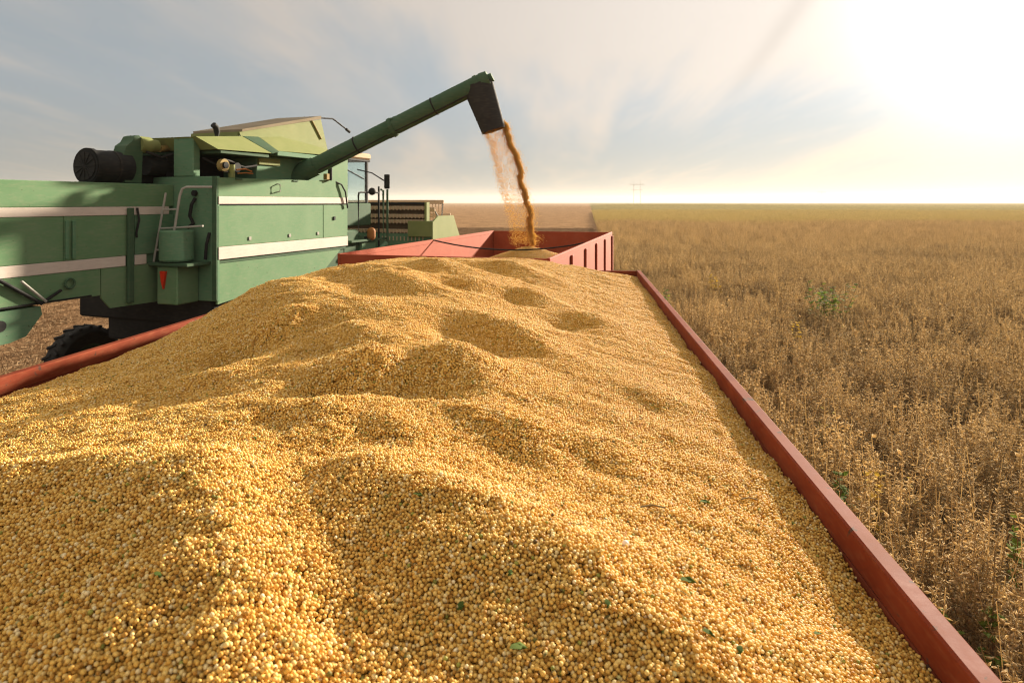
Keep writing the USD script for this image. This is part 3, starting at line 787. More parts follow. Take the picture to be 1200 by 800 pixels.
# grain tank
obj("grain_tank", bx((1.06, 0.30, 3.302), (2.95, 2.5, 3.698), 0.012), GREEN, cb)
obj("tank_window", bx((1.08, 0.27, 3.56), (1.55, 0.299, 3.66), 0.004), GREEN_PALE, cb)
obj("tank_extension", plate([(1.05, 3.99), (1.02, 4.05), (3.02, 4.47), (3.22, 3.94), (2.75, 3.84)], 0.58, 0.61), GREEN_PALE, cb, smooth=15)
obj("tank_extension", trimesh.convex.convex_hull(np.array([(3.02, 0.6, 4.46), (3.22, 0.6, 3.92), (3.05, 0.6, 4.46), (3.25, 0.6, 3.92), (3.02, 1.6, 4.46), (3.22, 1.6, 3.92), (3.05, 1.6, 4.46), (3.25, 1.6, 3.92)])), GREEN_PALE, cb, smooth=15)
obj("tank_extension", trimesh.convex.convex_hull(np.array([(1.02, y, z) for y in (0.612, 1.5) for z in (3.9, 4.05)] + [(1.05, y, z) for y in (0.612, 1.5) for z in (3.9, 4.053)])), GREEN_PALE, cb, smooth=15)
obj("tank_lid", trimesh.convex.convex_hull(np.array([(1.06, 0.56, 4.055), (3.0, 0.56, 4.475), (1.06, 1.5, 4.055), (3.0, 1.5, 4.475), (1.06, 0.56, 4.09), (3.0, 0.56, 4.53), (1.06, 1.5, 4.09), (3.0, 1.5, 4.53)])), CANVAS, cb, smooth=15)
obj("extension_brace", rod((2.75, 0.57, 4.42), (3.02, 0.57, 4.12), 0.012), BRASS, cb)
obj("lid_arm", tube([(2.75, 0.6, 4.47), (3.02, 0.6, 4.50), (3.41, 0.6, 4.53), (3.45, 0.6, 4.52), (3.88, 0.6, 4.37)], 0.014, 8), BLACK, cb)
obj("lid_arm_knob", rod((3.84, 0.6, 4.385), (3.95, 0.6, 4.345), 0.028, 10), BLACK, cb)
obj("exhaust", tube([(0.55, 0.55, 3.85), (0.55, 0.55, 4.0), (0.53, 0.55, 4.06), (0.48, 0.55, 4.09)], 0.042, 14), BLACK, cb)

# unloading auger
aug = sub("unloading_auger", cb)
a0, a1 = np.array([2.06, 0.12, 3.53]), np.array([2.545, -2.72, 4.86])
u = (a1 - a0) / np.linalg.norm(a1 - a0)
obj("tube", tube([a0 + u * t for t in np.linspace(0, 1, 9) * np.linalg.norm(a1 - a0)], 0.138, 28), GREEN_DARK, aug)
for t in (1.55, 3.05):
    obj("collar", rod(a0 + u * t, a0 + u * (t + 0.05), 0.15, 28), GREEN_DARK, aug)
obj("elbow", tube([(2.0, 0.35, 3.25), (2.0, 0.30, 3.40), (2.03, 0.2, 3.49), (2.08, 0.0, 3.586)], 0.155, 24), GREEN_DARK, aug)
obj("pivot_post", rod((2.42, -0.03, 3.36), (2.42, -0.03, 3.60), 0.035), BLACK, aug)
obj("pivot_clamp", bx((2.30, -0.05, 3.37), (2.38, 0.02, 3.47), 0.006), BRASS, aug)
obj("end_cap", cat([rod(a1 - u * 0.02, a1 + u * 0.10, 0.145, 28, r2=0.13), rod(a1 + u * 0.1, a1 + u * 0.16, 0.07, 14)]), GREEN_DARK, aug)
sp = []
for k in np.linspace(0, 1, 9):                                  # the hanging rubber spout, a flattened funnel
    c = a1 - u * 0.10 + np.array([0.03, -0.255, -0.72]) * k
    rx, ry = 0.150 - 0.012 * k, 0.235 - 0.055 * k
    ang = np.arange(28) * 2 * math.pi / 28
    w = np.array([0.0, 0, -1])
    e2 = np.array([u[0], u[1], 0]); e2 /= np.linalg.norm(e2)
    e1 = np.array([-e2[1], e2[0], 0])
    sp.append(c + rx * np.cos(ang)[:, None] * e1 + ry * np.sin(ang)[:, None] * (e2 + np.array([0, 0, 0.30])) )
sp = np.array(sp)
i, j = np.meshgrid(np.arange(8), np.arange(28), indexing="ij")
q = np.stack([i * 28 + j, (i + 1) * 28 + j, (i + 1) * 28 + (j + 1) % 28, i * 28 + (j + 1) % 28], -1).reshape(-1, 4)
outer = trimesh.Trimesh(sp.reshape(-1, 3), np.vstack([q[:, [0, 1, 2]], q[:, [0, 2, 3]]]), process=False)
obj("rubber_spout", outer, RUBBER, aug, smooth=True)

hs = [a0 + u * t_ + np.array([-0.09, 0.0, -0.115 - 0.006 * math.sin(t_ * 3.1)]) for t_ in np.linspace(0.25, 3.0, 16)]
obj("hose", tube(hs, 0.013, 8), RUBBER, aug)
for t_ in (0.9, 2.3):
    obj("hose_clip", rod(a0 + u * t_, a0 + u * (t_ + 0.02), 0.148, 24), BLACK, aug)
obj("seam_flange", cat([rod(a0 + u * 1.53, a0 + u * 1.58, 0.158, 24)] + [rod(a0 + u * 1.51 + 0.15 * (math.cos(k_) * np.array([u[1], -u[0], 0]) / math.hypot(u[0], u[1]) + math.sin(k_) * np.array([0, 0, 1.0])), a0 + u * 1.60 + 0.15 * (math.cos(k_) * np.array([u[1], -u[0], 0]) / math.hypot(u[0], u[1]) + math.sin(k_) * np.array([0, 0, 1.0])), 0.012, 6) for k_ in np.arange(8) * math.pi / 4]), GREEN_DARK, aug)
obj("hose", tube([(-0.3, 0.9, 3.66), (-0.1, 0.86, 3.60), (0.05, 0.80, 3.66), (0.14, 0.7, 3.62)], 0.018, 8), RUBBER, cb)
obj("hose", tube([(0.14, 0.4, 3.60), (0.3, 0.33, 3.52), (0.5, 0.3, 3.56), (0.8, 0.28, 3.50), (1.03, 0.27, 3.54)], 0.016, 8), RUBBER, cb)
obj("hose", tube([(2.6, 0.02, 3.36), (2.75, -0.03, 3.30), (2.85, -0.04, 3.18), (2.93, -0.03, 2.9)], 0.014, 8), RUBBER, cb)
obj("grab_handle", tube([(1.15, 0.0, 3.15), (1.15, -0.05, 3.16), (1.15, -0.05, 3.26), (1.15, 0.0, 3.27)], 0.010, 8), STEEL, cb)
obj("hinge", bx((0.3, -0.014, 3.305), (0.42, 0.0, 3.33), 0.003), GREEN_DARK, cb)
obj("hinge", bx((1.5, -0.014, 3.315), (1.62, 0.0, 3.34), 0.003), GREEN_DARK, cb)
obj("lower_latch", bx((2.55, -0.016, 2.70), (2.60, 0.0, 2.76), 0.004), BLACK, cb)

# cab, platform, mirror
cab = sub("cab", cb)
obj("roof", bx((3.2, 0.42, 3.83), (4.45, 2.2, 3.95), 0.03), TAN, cab)
obj("roof_edge", bx((3.24, 0.44, 3.79), (4.43, 2.18, 3.828), 0.006), BLACK, cab)
obj("floor_frame", bx((3.2, 0.4, 2.55), (4.4, 2.2, 2.98), 0.02), GREEN_DARK, cab)
for x, y in ((3.24, 0.44), (4.30, 0.44), (3.24, 2.14), (4.30, 2.14)):
    obj("post", bx((x, y, 2.98), (x + 0.06, y + 0.05, 3.79), 0.006), BLACK, cab)
obj("window", bx((3.30, 0.455, 2.985), (4.30, 0.462, 3.785), 0.001), GLASS, cab)
obj("window", bx((4.33, 0.5, 2.985), (4.337, 2.13, 3.785), 0.001), GLASS, cab)
obj("window", bx((3.30, 2.16, 2.985), (4.30, 2.167, 3.785), 0.001), GLASS, cab)
obj("wiper", rod((3.45, 0.44, 3.65), (4.2, 0.44, 3.45), 0.012, 6), BLACK, cab)
obj("seat", cat([bx((3.5, 1.0, 2.985), (3.95, 1.5, 3.12), 0.04), bx((3.45, 1.0, 3.1), (3.55, 1.5, 3.6), 0.04)]), BLACK, cab)
plat = sub("access_platform", cb)
obj("step_plate", bx((3.1, 0.0, 2.28), (4.3, 0.42, 2.32), 0.006), GREEN_DARK, plat)
obj("handrail", tube([(3.35, 0.02, 2.32), (3.35, 0.02, 3.12), (3.37, 0.02, 3.17), (3.42, 0.02, 3.18), (4.05, 0.02, 3.18)], 0.016, 8), BLACK, plat)
obj("handrail", rod((4.05, 0.02, 2.1), (4.05, 0.02, 3.3), 0.018), BLACK, plat)
obj("handrail", tube([(4.18, 0.0, 2.0), (4.18, 0.0, 3.22), (4.1, 0.0, 3.24)], 0.022, 8), GREEN_DARK, plat)
obj("handrail", rod((4.30, -0.02, 2.0), (4.30, -0.02, 3.25), 0.022), GREEN_DARK, plat)
for k in range(4):
    obj("step", bx((4.06, -0.03, 1.2 + 0.28 * k), (4.30, 0.1, 1.23 + 0.28 * k), 0.004), BLACK, plat)
mir = sub("mirror", cb)
obj("arm", tube([(3.9, 0.4, 3.62), (4.1, 0.2, 3.56), (4.30, 0.02, 3.40)], 0.012, 6), BLACK, mir)
obj("mirror_head", bx((4.30, -0.06, 3.26), (4.34, 0.06, 3.54), 0.015), BLACK, mir)
obj("work_lamp", cat([trimesh.creation.icosphere(2, 0.07).apply_translation((3.78, 0.0, 3.20))]), BLACK, cb)
obj("canister", cat([trimesh.creation.capsule(0.085, 0.08, [14, 14]).apply_translation((3.78, 0.02, 2.41))]), ORANGE, cb)
obj("canister_bracket", bx((3.72, -0.02, 2.32), (3.86, 0.14, 2.36), 0.004), BLACK, cb)
obj("drive_cover", bx((3.0, 0.1, 1.5), (3.5, 0.7, 2.5), 0.03), GREEN_DARK, cb)
obj("hydraulic_block", cat([bx((3.5, 0.05, 2.05), (4.0, 0.35, 2.27), 0.02), rod((3.9, -0.02, 2.05), (4.25, -0.02, 2.2), 0.05)]), GREEN, cb)
obj("signal_lamp", trimesh.creation.icosphere(2, 0.06).apply_translation((3.02, -0.02, 2.07)), BRASS, cb)

# running gear
obj("chassis", bx((0.1, 0.9, 1.05), (4.2, 2.1, 1.77), 0.03), BLACK, cb)
obj("underbody", bx((0.05, 0.15, 1.35), (2.9, 2.6, 1.775), 0.03), BLACK, cb)
obj("rear_axle", bx((0.12, 0.8, 0.45), (0.42, 2.9, 0.72), 0.03), BLACK, cb)
wheel(cb, 0.26, 0.85, 0.55, 0.34, GREEN_DARK, "rear_wheel")
wheel(cb, 0.33, 2.85, 0.56, 0.32, GREEN_DARK, "rear_wheel")
wheel(cb, 3.4, 0.3, 0.85, 0.55, BRASS, "front_wheel")
wheel(cb, 3.4, 2.6, 0.85, 0.55, BRASS, "front_wheel")
obj("front_axle", rod((3.4, 0.3, 0.87), (3.4, 2.6, 0.87), 0.13, 16), BLACK, cb)

# header, raised, with its reel
hd = sub("header", cb)
H0, H1 = -0.62, 3.7                                                 # y extent (right end to left end)
obj("feeder_house", trimesh.convex.convex_hull(np.array([(3.3, y, z) for y in (0.8, 1.9) for z in (1.2, 1.9)] + [(5.1, y, z) for y in (0.8, 1.9) for z in (1.75, 2.3)])), GREEN_DARK, hd)
obj("back_sheet", bx((5.08, H0, 1.72), (5.12, H1, 2.36), 0.006), GREEN, hd)
obj("floor_pan", trimesh.convex.convex_hull(np.array([(5.1, y, 1.7) for y in (H0, H1)] + [(5.1, y, 1.74) for y in (H0, H1)] + [(6.4, y, 1.62) for y in (H0, H1)] + [(6.4, y, 1.65) for y in (H0, H1)])), GREEN_DARK, hd)
obj("cross_auger", rod((5.55, H0 + 0.05, 2.0), (5.55, H1 - 0.05, 2.0), 0.16, 18), STEEL, hd)
for yy in (H0, H1):
    obj("end_shield", plate([(5.0, 1.68), (5.0, 2.60), (5.25, 2.72), (6.0, 2.72), (6.55, 1.95), (6.55, 1.66)], yy - 0.03, yy), GREEN_PALE if yy < 0 else GREEN, hd, smooth=15)
obj("shield_arm", bx((5.02, H0 - 0.005, 2.3), (5.08, H0 + 0.55, 2.62), 0.01), GREEN_PALE, hd)
RC = np.array([5.75, 2.56])
RB = [(math.radians(a), 0.45) for a in (20, 80, 140, 200, 260, 320)]
obj("reel_shaft", rod((RC[0], H0 + 0.12, RC[1]), (RC[0], H1 - 0.12, RC[1]), 0.05, 12), STEEL, hd)
for a, r in RB:
    x, z = RC[0] + r * math.cos(a), RC[1] + r * math.sin(a)
    obj("reel_bat", bx((x - 0.02, H0 + 0.12, z - 0.045), (x + 0.02, H1 - 0.12, z + 0.045), 0.008), TAN, hd)
    tn = [tube([(x, y, z - 0.04), (x - 0.02, y, z - 0.22)], [0.009, 0.006], 5) for y in np.arange(H0 + 0.16, H1 - 0.14, 0.075)]
    obj("tine_row", cat(tn), TAN, hd)
for y in (H0 + 0.14, 0.8, 2.2, H1 - 0.14):
    obj("reel_spider", cat([rod((RC[0], y, RC[1]), (RC[0] + 0.45 * math.cos(a), y, RC[1] + 0.45 * math.sin(a)), 0.016, 6) for a, r in RB]), STEEL, hd)
obj("back_screen", bx((5.14, -0.42, 2.30), (5.16, H1, 2.985), 0.004), RUST, hd)
obj("upper_guard", bx((5.11, -0.44, 2.955), (5.18, H1, 3.0), 0.006), BLACK, hd)
for z in (2.885, 2.72, 2.61, 2.41, 2.26):
    obj("slat", bx((5.095, -0.42, z - 0.036), (5.138, H1, z + 0.036), 0.006), TAN, hd)
    obj("tine_row", cat([bx((5.07, y, z - 0.05), (5.093, y + 0.022, z + 0.036), 0.003) for y in np.arange(-0.40, H1, 0.085)]), TAN, hd)
obj("guard_post", bx((5.06, -0.48, 2.30), (5.2, -0.43, 3.0), 0.006), GREEN_PALE, hd)

# ------------------------------------------------------------------ falling soybeans
def cw(x, y, z):                                                     # combine frame -> world
    p = P3 + x * D3 - y * N3
    return np.array([p[0], p[1], z])


spout = cw(*(a1 - u * 0.10 + np.array([0.03, -0.255, -0.72])))
land = P2 + LAND[0] * D2 + LAND[1] * N2
land = np.array([land[0], land[1], RIM - 0.08])
sr = np.random.default_rng(31)
t = np.linspace(0, 1, 60)
path_r = np.stack([np.interp(t, [0, 1], [spout[0] + 0.13, land[0] + 0.02]) + 0.05 * np.sin(t * 2.2) , np.interp(t, [0, 1], [spout[1], land[1]]), spout[2] + 0.12 + (land[2] - spout[2] - 0.12) * (0.55 * t + 0.45 * t * t)], 1)
path_r[:, 0] += 0.020 * np.sin(t * 17 + 0.6) + 0.012 * np.sin(t * 41)
path_r[:, 1] += 0.03 * np.sin(t * 13 + 1.0)
path_l = np.stack([np.interp(t, [0, 1], [spout[0] - 0.14, land[0] - 0.22]) + 0.02 * np.sin(t * 9), np.interp(t, [0, 1], [spout[1], land[1]]), spout[2] + (land[2] - spout[2]) * (0.55 * t + 0.45 * t * t)], 1)


def along(path, n, width, sr, taper=0.0):
    s = sr.random(n) * (len(path) - 1.001)
    i = s.astype(int); f_ = (s - i)[:, None]
    p = path[i] * (1 - f_) + path[i + 1] * f_
    wd = width * (1 + taper * s / len(path))
    return p + sr.normal(size=(n, 3)) * np.stack([wd, wd, wd * 0.8], 1)


strand = along(path_r, 1100, 0.012, sr, 0.7)
loose = along(path_r, 3500, 0.042, sr, 0.5)
haze_l = along(path_l, 2400, 0.030, sr, 0.5)
k = sr.random(5000)[:, None] ** 1.2
i = (sr.random(5000) * 59).astype(int)
mid = path_l[i] * k + path_r[i] * (1 - k) + sr.normal(size=(5000, 3)) * 0.035
splash = land + sr.normal(size=(400, 3)) * np.array([0.10, 0.10, 0.04]) + np.array([0, 0, 0.08])
splash = np.vstack([splash, loose])
sm = trimesh.creation.icosphere(subdivisions=0, radius=0.0045)
stp = thing("falling_soybeans", "brown stream of soybeans pouring from the black spout into the far trailer", "soybean stream", kind="stuff")
clumps = []
for k in range(12):
    p = sr.normal(size=(30, 3)) * 0.012
    clumps.append(cat([moved(sm, q) for q in p])); clumps[-1].metadata["tone"] = np.repeat(sr.random(30), len(sm.vertices))
base_n = len(strand)
idx = np.concatenate([sr.integers(0, 12, base_n), np.full(len(haze_l) + len(mid) + len(splash), 12)])
instancer(stp + "/beans", clumps + [sm], STREAM, idx, np.vstack([strand[:base_n], haze_l, mid, splash]))

# ------------------------------------------------------------------ ripe soybean field on the right
AR, DR, NR = heading(690)
EDGE = 0.98


def blob(p, axis, ln, wd, rs):
    """A pod or dry leaf: six-sided spindle of 12 triangles."""
    axis = axis / np.linalg.norm(axis)
    a = np.cross(axis, rs.normal(size=3)); a /= np.linalg.norm(a)
    b = np.cross(axis, a) * 0.45
    mid_ = p + axis * ln * 0.5
    ring = [mid_ + wd * a, mid_ + wd * b, mid_ - wd * a, mid_ - wd * b]
    v = np.array([p, p + axis * ln] + ring)
    f = [(0, 3, 2), (0, 4, 3), (0, 5, 4), (0, 2, 5), (1, 2, 3), (1, 3, 4), (1, 4, 5), (1, 5, 2)]
    return v, np.array(f)


def stick(a, b, r):
    t_ = (b - a) / np.linalg.norm(b - a)
    e = np.cross(t_, [0.3, 0.5, 0.8]); e /= np.linalg.norm(e)
    g_ = np.cross(t_, e)
    v = np.array([a + r * e, a + r * (-0.5 * e + 0.87 * g_), a + r * (-0.5 * e - 0.87 * g_), b + 0.6 * r * e, b + 0.6 * r * (-0.5 * e + 0.87 * g_), b + 0.6 * r * (-0.5 * e - 0.87 * g_)])
    f = np.array([(0, 1, 4), (0, 4, 3), (1, 2, 5), (1, 5, 4), (2, 0, 3), (2, 3, 5)])
    return v, f


def gather(parts):
    vs, fs, n = [], [], 0
    for v, f in parts:
        vs.append(v); fs.append(f + n); n += len(v)
    ts = np.random.default_rng(len(vs)).random(len(vs))
    return trimesh.Trimesh(np.vstack(vs), np.vstack(fs), process=False, metadata={"tone": np.repeat(ts, [len(v) for v in vs])})


def soy_plant(base, h, rs, pods):
    parts = []
    lean = rs.normal(size=2) * 0.10
    top = base + np.array([lean[0], lean[1], h])
    parts.append(stick(base, top, 0.0042))
    nb = rs.integers(3, 6)
    stems = [(base, top)]
    for _ in range(nb):
        s = rs.uniform(0.15, 0.6)
        o = base + (top - base) * s
        az = rs.uniform(0, 2 * np.pi)
        e = o + np.array([math.cos(az) * 0.16, math.sin(az) * 0.16, 1.0]) * rs.uniform(0.25, 0.45) * h * np.array([2.2, 2.2, 1])
        parts.append(stick(o, e, 0.003))
        stems.append((o, e))
    for _ in range(pods):
        o, e = stems[rs.integers(0, len(stems))]
        s = rs.uniform(0.2, 1.0) ** 0.8
        az = rs.uniform(0, 2 * np.pi)
        ax = np.array([math.cos(az), math.sin(az), rs.uniform(-0.5, 0.9)])
        big = rs.random() < 0.025
        parts.append(blob(o + (e - o) * s, ax, rs.uniform(0.028, 0.048) * (1.5 if big else 1), rs.uniform(0.0045, 0.0075) * (2.2 if big else 1), rs))
    return parts


cr = np.random.default_rng(41)
ROW, CL = 0.42, 1.0
near_kinds, far_kinds = [], []
for k in range(7):
    parts = []
    for s in np.arange(-0.5, 0.5, 0.075):
        parts += soy_plant(np.array([s + cr.normal() * 0.02, cr.normal() * 0.09, 0.0]), cr.uniform(0.55, 0.92), cr, 105)
    near_kinds.append(gather(parts))
for k in range(5):
    parts = []
    for s in np.arange(-0.5, 0.5, 0.11):
        parts += soy_plant(np.array([s + cr.normal() * 0.03, cr.normal() * 0.07, 0.0]), cr.uniform(0.55, 0.92), cr, 42)
    far_kinds.append(gather(parts))
ip, ii, iq, isc = [], [], [], []
FAR = 190.0
for r in range(-1, 800):
    half = r % 2                                                # a second, thinner set of plants between the rows near the viewer
    perp = EDGE + 0.12 + ROW * 0.5 * r
    al = np.arange(-2.0, FAR, CL) + cr.uniform(-0.3, 0.3)
    X = perp * NR[0] + al * DR[0]
    Y = perp * NR[1] + al * DR[1]
    ok = ((Y > 1.4) & (X / np.maximum(Y, 0.1) * F + 600 < 1480)) | ((perp < 11) & (Y > -1.5) & (Y < 14))
    if half:
        ok &= Y < 45
    for x, y in zip(X[ok], Y[ok]):
        x += cr.normal() * 0.05; y += cr.normal() * 0.05
        gap = meshkit.noise(np.array([x * 0.55, y * 0.55, 0.0]), 77)
        big = meshkit.noise(np.array([x * 0.13, y * 0.13, 4.0]), 78)
        sc = 0.80 + 0.30 * gap + 0.22 * big
        if y < 60 and cr.random() < 0.05 + 0.10 * (gap < 0.25):
            continue
        ip.append((x, y, float(terrain(x, y)) - 0.02)); ii.append(cr.integers(0, 7) if y < 34 else 7 + cr.integers(0, 5))
        th = math.pi / 2 - AR + (math.pi if cr.random() < 0.5 else 0) + cr.normal() * 0.12
        iq.append((math.cos(th / 2), 0, 0, math.sin(th / 2)))
        isc.append((1.0, 1.0 + cr.uniform(-0.1, 0.35), sc * (1 + cr.normal() * 0.06)))
crop = thing("soybean_crop", "wide field of ripe brown soybean plants to the right of the trailers", "soybean field", kind="stuff")
instancer(crop + "/plants", near_kinds + far_kinds, CROP, ii, ip, iq, isc)
# beyond that the plants close to one canopy
def canopy(X, Y):
    q = np.stack([X * 0.5, Y * 0.5, 0 * X], -1)
    return terrain(X, Y) + 0.62 + 0.45 * meshkit.fbm(q, 3, 51)


al = np.concatenate([np.linspace(150, 420, 190), np.linspace(425, 1500, 120)])
pe = np.concatenate([np.linspace(EDGE, 160, 150), np.linspace(163, 1800, 110)])
AL, PE = np.meshgrid(al, pe, indexing="ij")
CX, CY = PE * NR[0] + AL * DR[0], PE * NR[1] + AL * DR[1]
v = np.stack([CX, CY, terrain(CX, CY) + (canopy(CX, CY) - terrain(CX, CY)) * np.clip((PE - EDGE) / 9.0, 0, 1) ** 0.6 * np.clip((AL - 150) / 40.0, 0.3, 1)], -1).reshape(-1, 3)
n_ = len(pe)
i, j = np.meshgrid(np.arange(len(al) - 1), np.arange(n_ - 1), indexing="ij")
a = i * n_ + j
q = np.stack([a, a + n_, a + n_ + 1, a + 1], -1).reshape(-1, 4)
m = trimesh.Trimesh(v, np.vstack([q[:, [0, 1, 2]], q[:, [0, 2, 3]]]), process=False)
CANOPY = mat("far_soybean_canopy", {
    "g": ("geometry", {}), "n": ("noise_texture", {"scale": 1.1, "detail": 6.0, "roughness": 0.7}), "n2": ("noise_texture", {"scale": 0.03, "detail": 3.0}),
    "r": ("rgb_ramp", {"ramp": [(0.25, (0.16, 0.128, 0.05)), (0.5, (0.26, 0.205, 0.085)), (0.75, (0.36, 0.28, 0.125))]}),
    "mx": ("mix_color", {"b": (0.22, 0.19, 0.07)}), "d": ("diffuse_bsdf", {}), "b": ("bump", {"strength": 1.0, "distance": 0.4}),
}, [("g.position", "n.vector"), ("n.fac", "r.fac"), ("g.position", "n2.vector"), ("n2.fac", "mx.fac"), ("r.color", "mx.a"), ("mx.result", "d.color"), ("n.fac", "b.height"), ("b.normal", "d.normal")], surface="d.BSDF")
obj("far_canopy", m, CANOPY, crop, smooth=True)


# ------------------------------------------------------------------ plants that stand out of the crop
def at(px, py, z):
    Y = F * (ZC - z) / (py - 237.0)
    return np.array([(px - 600) / F * Y, Y])


def leaf_card(o, ax, ln, wd, rs):
    ax = ax / np.linalg.norm(ax)
    side = np.cross(ax, [0, 0, 1.0]); side /= np.linalg.norm(side) + 1e-9
    up = np.cross(side, ax)
    v = np.array([o, o + ax * ln * 0.35 + side * wd, o + ax * ln * 0.75 + side * wd * 0.7, o + ax * ln - up * 0.1 * ln, o + ax * ln * 0.75 - side * wd * 0.7, o + ax * ln * 0.35 - side * wd, o + ax * ln * 0.5 + up * 0.12 * wd])
    f = np.array([(6, 0, 1), (6, 1, 2), (6, 2, 3), (6, 3, 4), (6, 4, 5), (6, 5, 0)])
    return v, f


def weed(name, label, px, py, h, spread, n, seed, mat_, leaf=0.09, grp=None):
    rs = np.random.default_rng(seed)
    x, y = at(px, py, h * 0.8)
    th = thing(name, label, "weed", (x, y, 0), 0, grp)
    st, lf = [], []
    for _ in range(max(3, n // 14)):
        b_ = np.array([rs.normal() * spread * 0.3, rs.normal() * spread * 0.3, 0])
        t_ = b_ + np.array([rs.normal() * spread * 0.5, rs.normal() * spread * 0.5, h * rs.uniform(0.75, 1.0)])
        st.append(stick(b_, t_, 0.007))
        for _ in range(14):
            s = rs.uniform(0.45, 1.0)
            az = rs.uniform(0, 2 * np.pi)
            lf.append(leaf_card(b_ + (t_ - b_) * s, np.array([math.cos(az), math.sin(az), rs.uniform(-0.2, 0.8)]), leaf * rs.uniform(0.7, 1.3), leaf * 0.35, rs))
    obj("stem", gather(st), TWIG, th, smooth=False)
    obj("leaves", gather(lf), mat_, th, smooth=False)


weed("green_weed", "bushy green weed standing in the middle of the brown crop", 970, 345, 1.35, 0.40, 260, 1, WEED, 0.11)
weed("green_weed", "low green weed against the middle of the right trailer rail", 984, 570, 0.92, 0.12, 70, 2, WEED, 0.07)
weed("green_weed", "low green weed at the lower right corner beside the trailer rail", 1120, 722, 0.9, 0.14, 84, 3, WEED, 0.06)
weed("green_weed", "small yellow green weed beside the front corner of the foreground trailer", 776, 345, 1.08, 0.2, 56, 4, WEED, 0.09)
weed("green_weed", "small green weed at the right edge of the crop", 1192, 632, 0.98, 0.1, 42, 5, WEED, 0.06)
weed("yellow_leaved_weed", "bright yellow leaved weed in the near crop beside the trailer rail", 1022, 566, 1.02, 0.05, 28, 6, YELLOW_LEAF, 0.06)
weed("yellow_leaved_weed", "yellow leaved weed in front of the bushy green weed", 935, 376, 1.12, 0.10, 42, 7, YELLOW_LEAF, 0.07)
weed("yellow_leaved_weed", "larger yellow leaved weed near the front corner of the trailer", 843, 328, 1.15, 0.25, 84, 8, YELLOW_LEAF, 0.09)

# ------------------------------------------------------------------ stubble on the left
kr = np.random.default_rng(61)
tufts = []
for k in range(6):
    parts = []
    for _ in range(26):
        b_ = np.array([kr.uniform(-0.5, 0.5), kr.normal() * 0.12, 0.0])
        parts.append(stick(b_, b_ + np.array([kr.normal() * 0.03, kr.normal() * 0.03, kr.uniform(0.05, 0.14)]), 0.006))
    for _ in range(60):
        b_ = np.array([kr.uniform(-0.55, 0.55), kr.uniform(-0.3, 0.3), kr.uniform(0.01, 0.05)])
        az = kr.uniform(0, 2 * np.pi)
        parts.append(stick(b_, b_ + np.array([math.cos(az), math.sin(az), kr.normal() * 0.12]) * kr.uniform(0.06, 0.25), 0.005))
    tufts.append(gather(parts))
sp_, sq_ = [], []
for r in range(0, 130):
    perp = EDGE - 0.6 - 0.5 * r
    for al_ in np.arange(3, 75, 1.0):
        x, y = perp * NR[0] + al_ * DR[0], perp * NR[1] + al_ * DR[1]
        if y < 3 or x / y * F + 600 < -60:
            continue
        th = math.pi / 2 - AR + kr.normal() * 0.2
        sp_.append((x + kr.normal() * 0.1, y + kr.normal() * 0.1, 0.0)); sq_.append((math.cos(th / 2), 0, 0, math.sin(th / 2)))
stub = thing("stubble", "cut soybean stubble and loose straw on the harvested ground behind the combine", "stubble", kind="stuff")
instancer(stub + "/straw", tufts, STRAW, kr.integers(0, 6, len(sp_)), sp_, sq_)


# ------------------------------------------------------------------ bits lying on the near heap
def on_heap(px, py):
    """The point of heap 1 seen at a place in the photograph (world x, y, z) and the local slope."""
    ds = np.linspace(0.35, 6.5, 1500)
    X, Y, Z = (px - 600) / F * ds, ds, ZC - (py - 237) / F * ds
    rel = np.stack([X, Y], 1) - P1
    aa, bb = rel @ D1, -(rel @ N1)
    k_ = np.argmax((Z - RIM) < heap1(aa, bb))
    return X[k_], Y[k_], heap1(aa[k_:k_ + 1], bb[k_:k_ + 1])[0] + RIM


BITS = [(492, 582, "green pod scrap lying on the shaded slope of the middle crest", 0.015), (609, 762, "large dark green leaf scrap at the bottom middle of the heap", 0.02), (540, 718, "dark green scrap left of the largest leaf scrap in the shaded hollow", 0.014),
        (714, 712, "dark pod scrap on the shaded face below the right crest", 0.013), (808, 682, "long green pod scrap on the sunlit slope facing the right rail", 0.022), (834, 746, "dark pod scrap near the bottom of the sunlit right slope", 0.016),
        (958, 744, "dark scrap close to the right rail near the bottom of the heap", 0.014), (188, 678, "green leaf scrap on the shaded left face of the near mound", 0.012), (112, 590, "pale green pod scrap high on the left of the near mound", 0.012),
        (300, 516, "small green pod scrap just behind the near crest", 0.010), (826, 590, "thin green stem scrap near the middle of the right slope", 0.02), (598, 676, "yellow green pod scrap in the middle of the shaded hollow", 0.010), (868, 770, "brown green scrap at the foot of the right slope", 0.013)]
for k, (px, py, lab, sz) in enumerate(BITS):
    rs = np.random.default_rng(100 + k)
    x, y, z = on_heap(px, py)
    pth = thing("plant_scrap", lab, "plant scrap", (x, y, z + 0.001), rs.uniform(0, 3.1))
    v, f = blob(np.array([-sz * 0.5, 0, 0.001]), np.array([1, 0.1, 0.15]), sz, sz * 0.22, rs)
    v2, f2 = leaf_card(np.array([-sz * 0.2, 0, 0.003]), np.array([0.7, 0.6, 0.2]), sz * 0.9, sz * 0.3, rs)
    obj("husk", gather([(v, f), (v2, f2)]), GREEN_BIT, pth, smooth=True)
for px, py, ln, lab in ((765, 596, 0.045, "thin dry stem lying across the upper right slope of the heap"), (878, 586, 0.035, "short dry twig lying near the right rail")):
    x, y, z = on_heap(px, py)
    tag(stage.GetPrimAtPath(obj("dry_stem", tube([(x - ln / 2, y, z + 0.002), (x, y + 0.003, z + 0.004), (x + ln / 2, y - 0.003, z + 0.002)], 0.0015, 6), TWIG)), lab, "twig")
x, y, z = on_heap(733, 638)
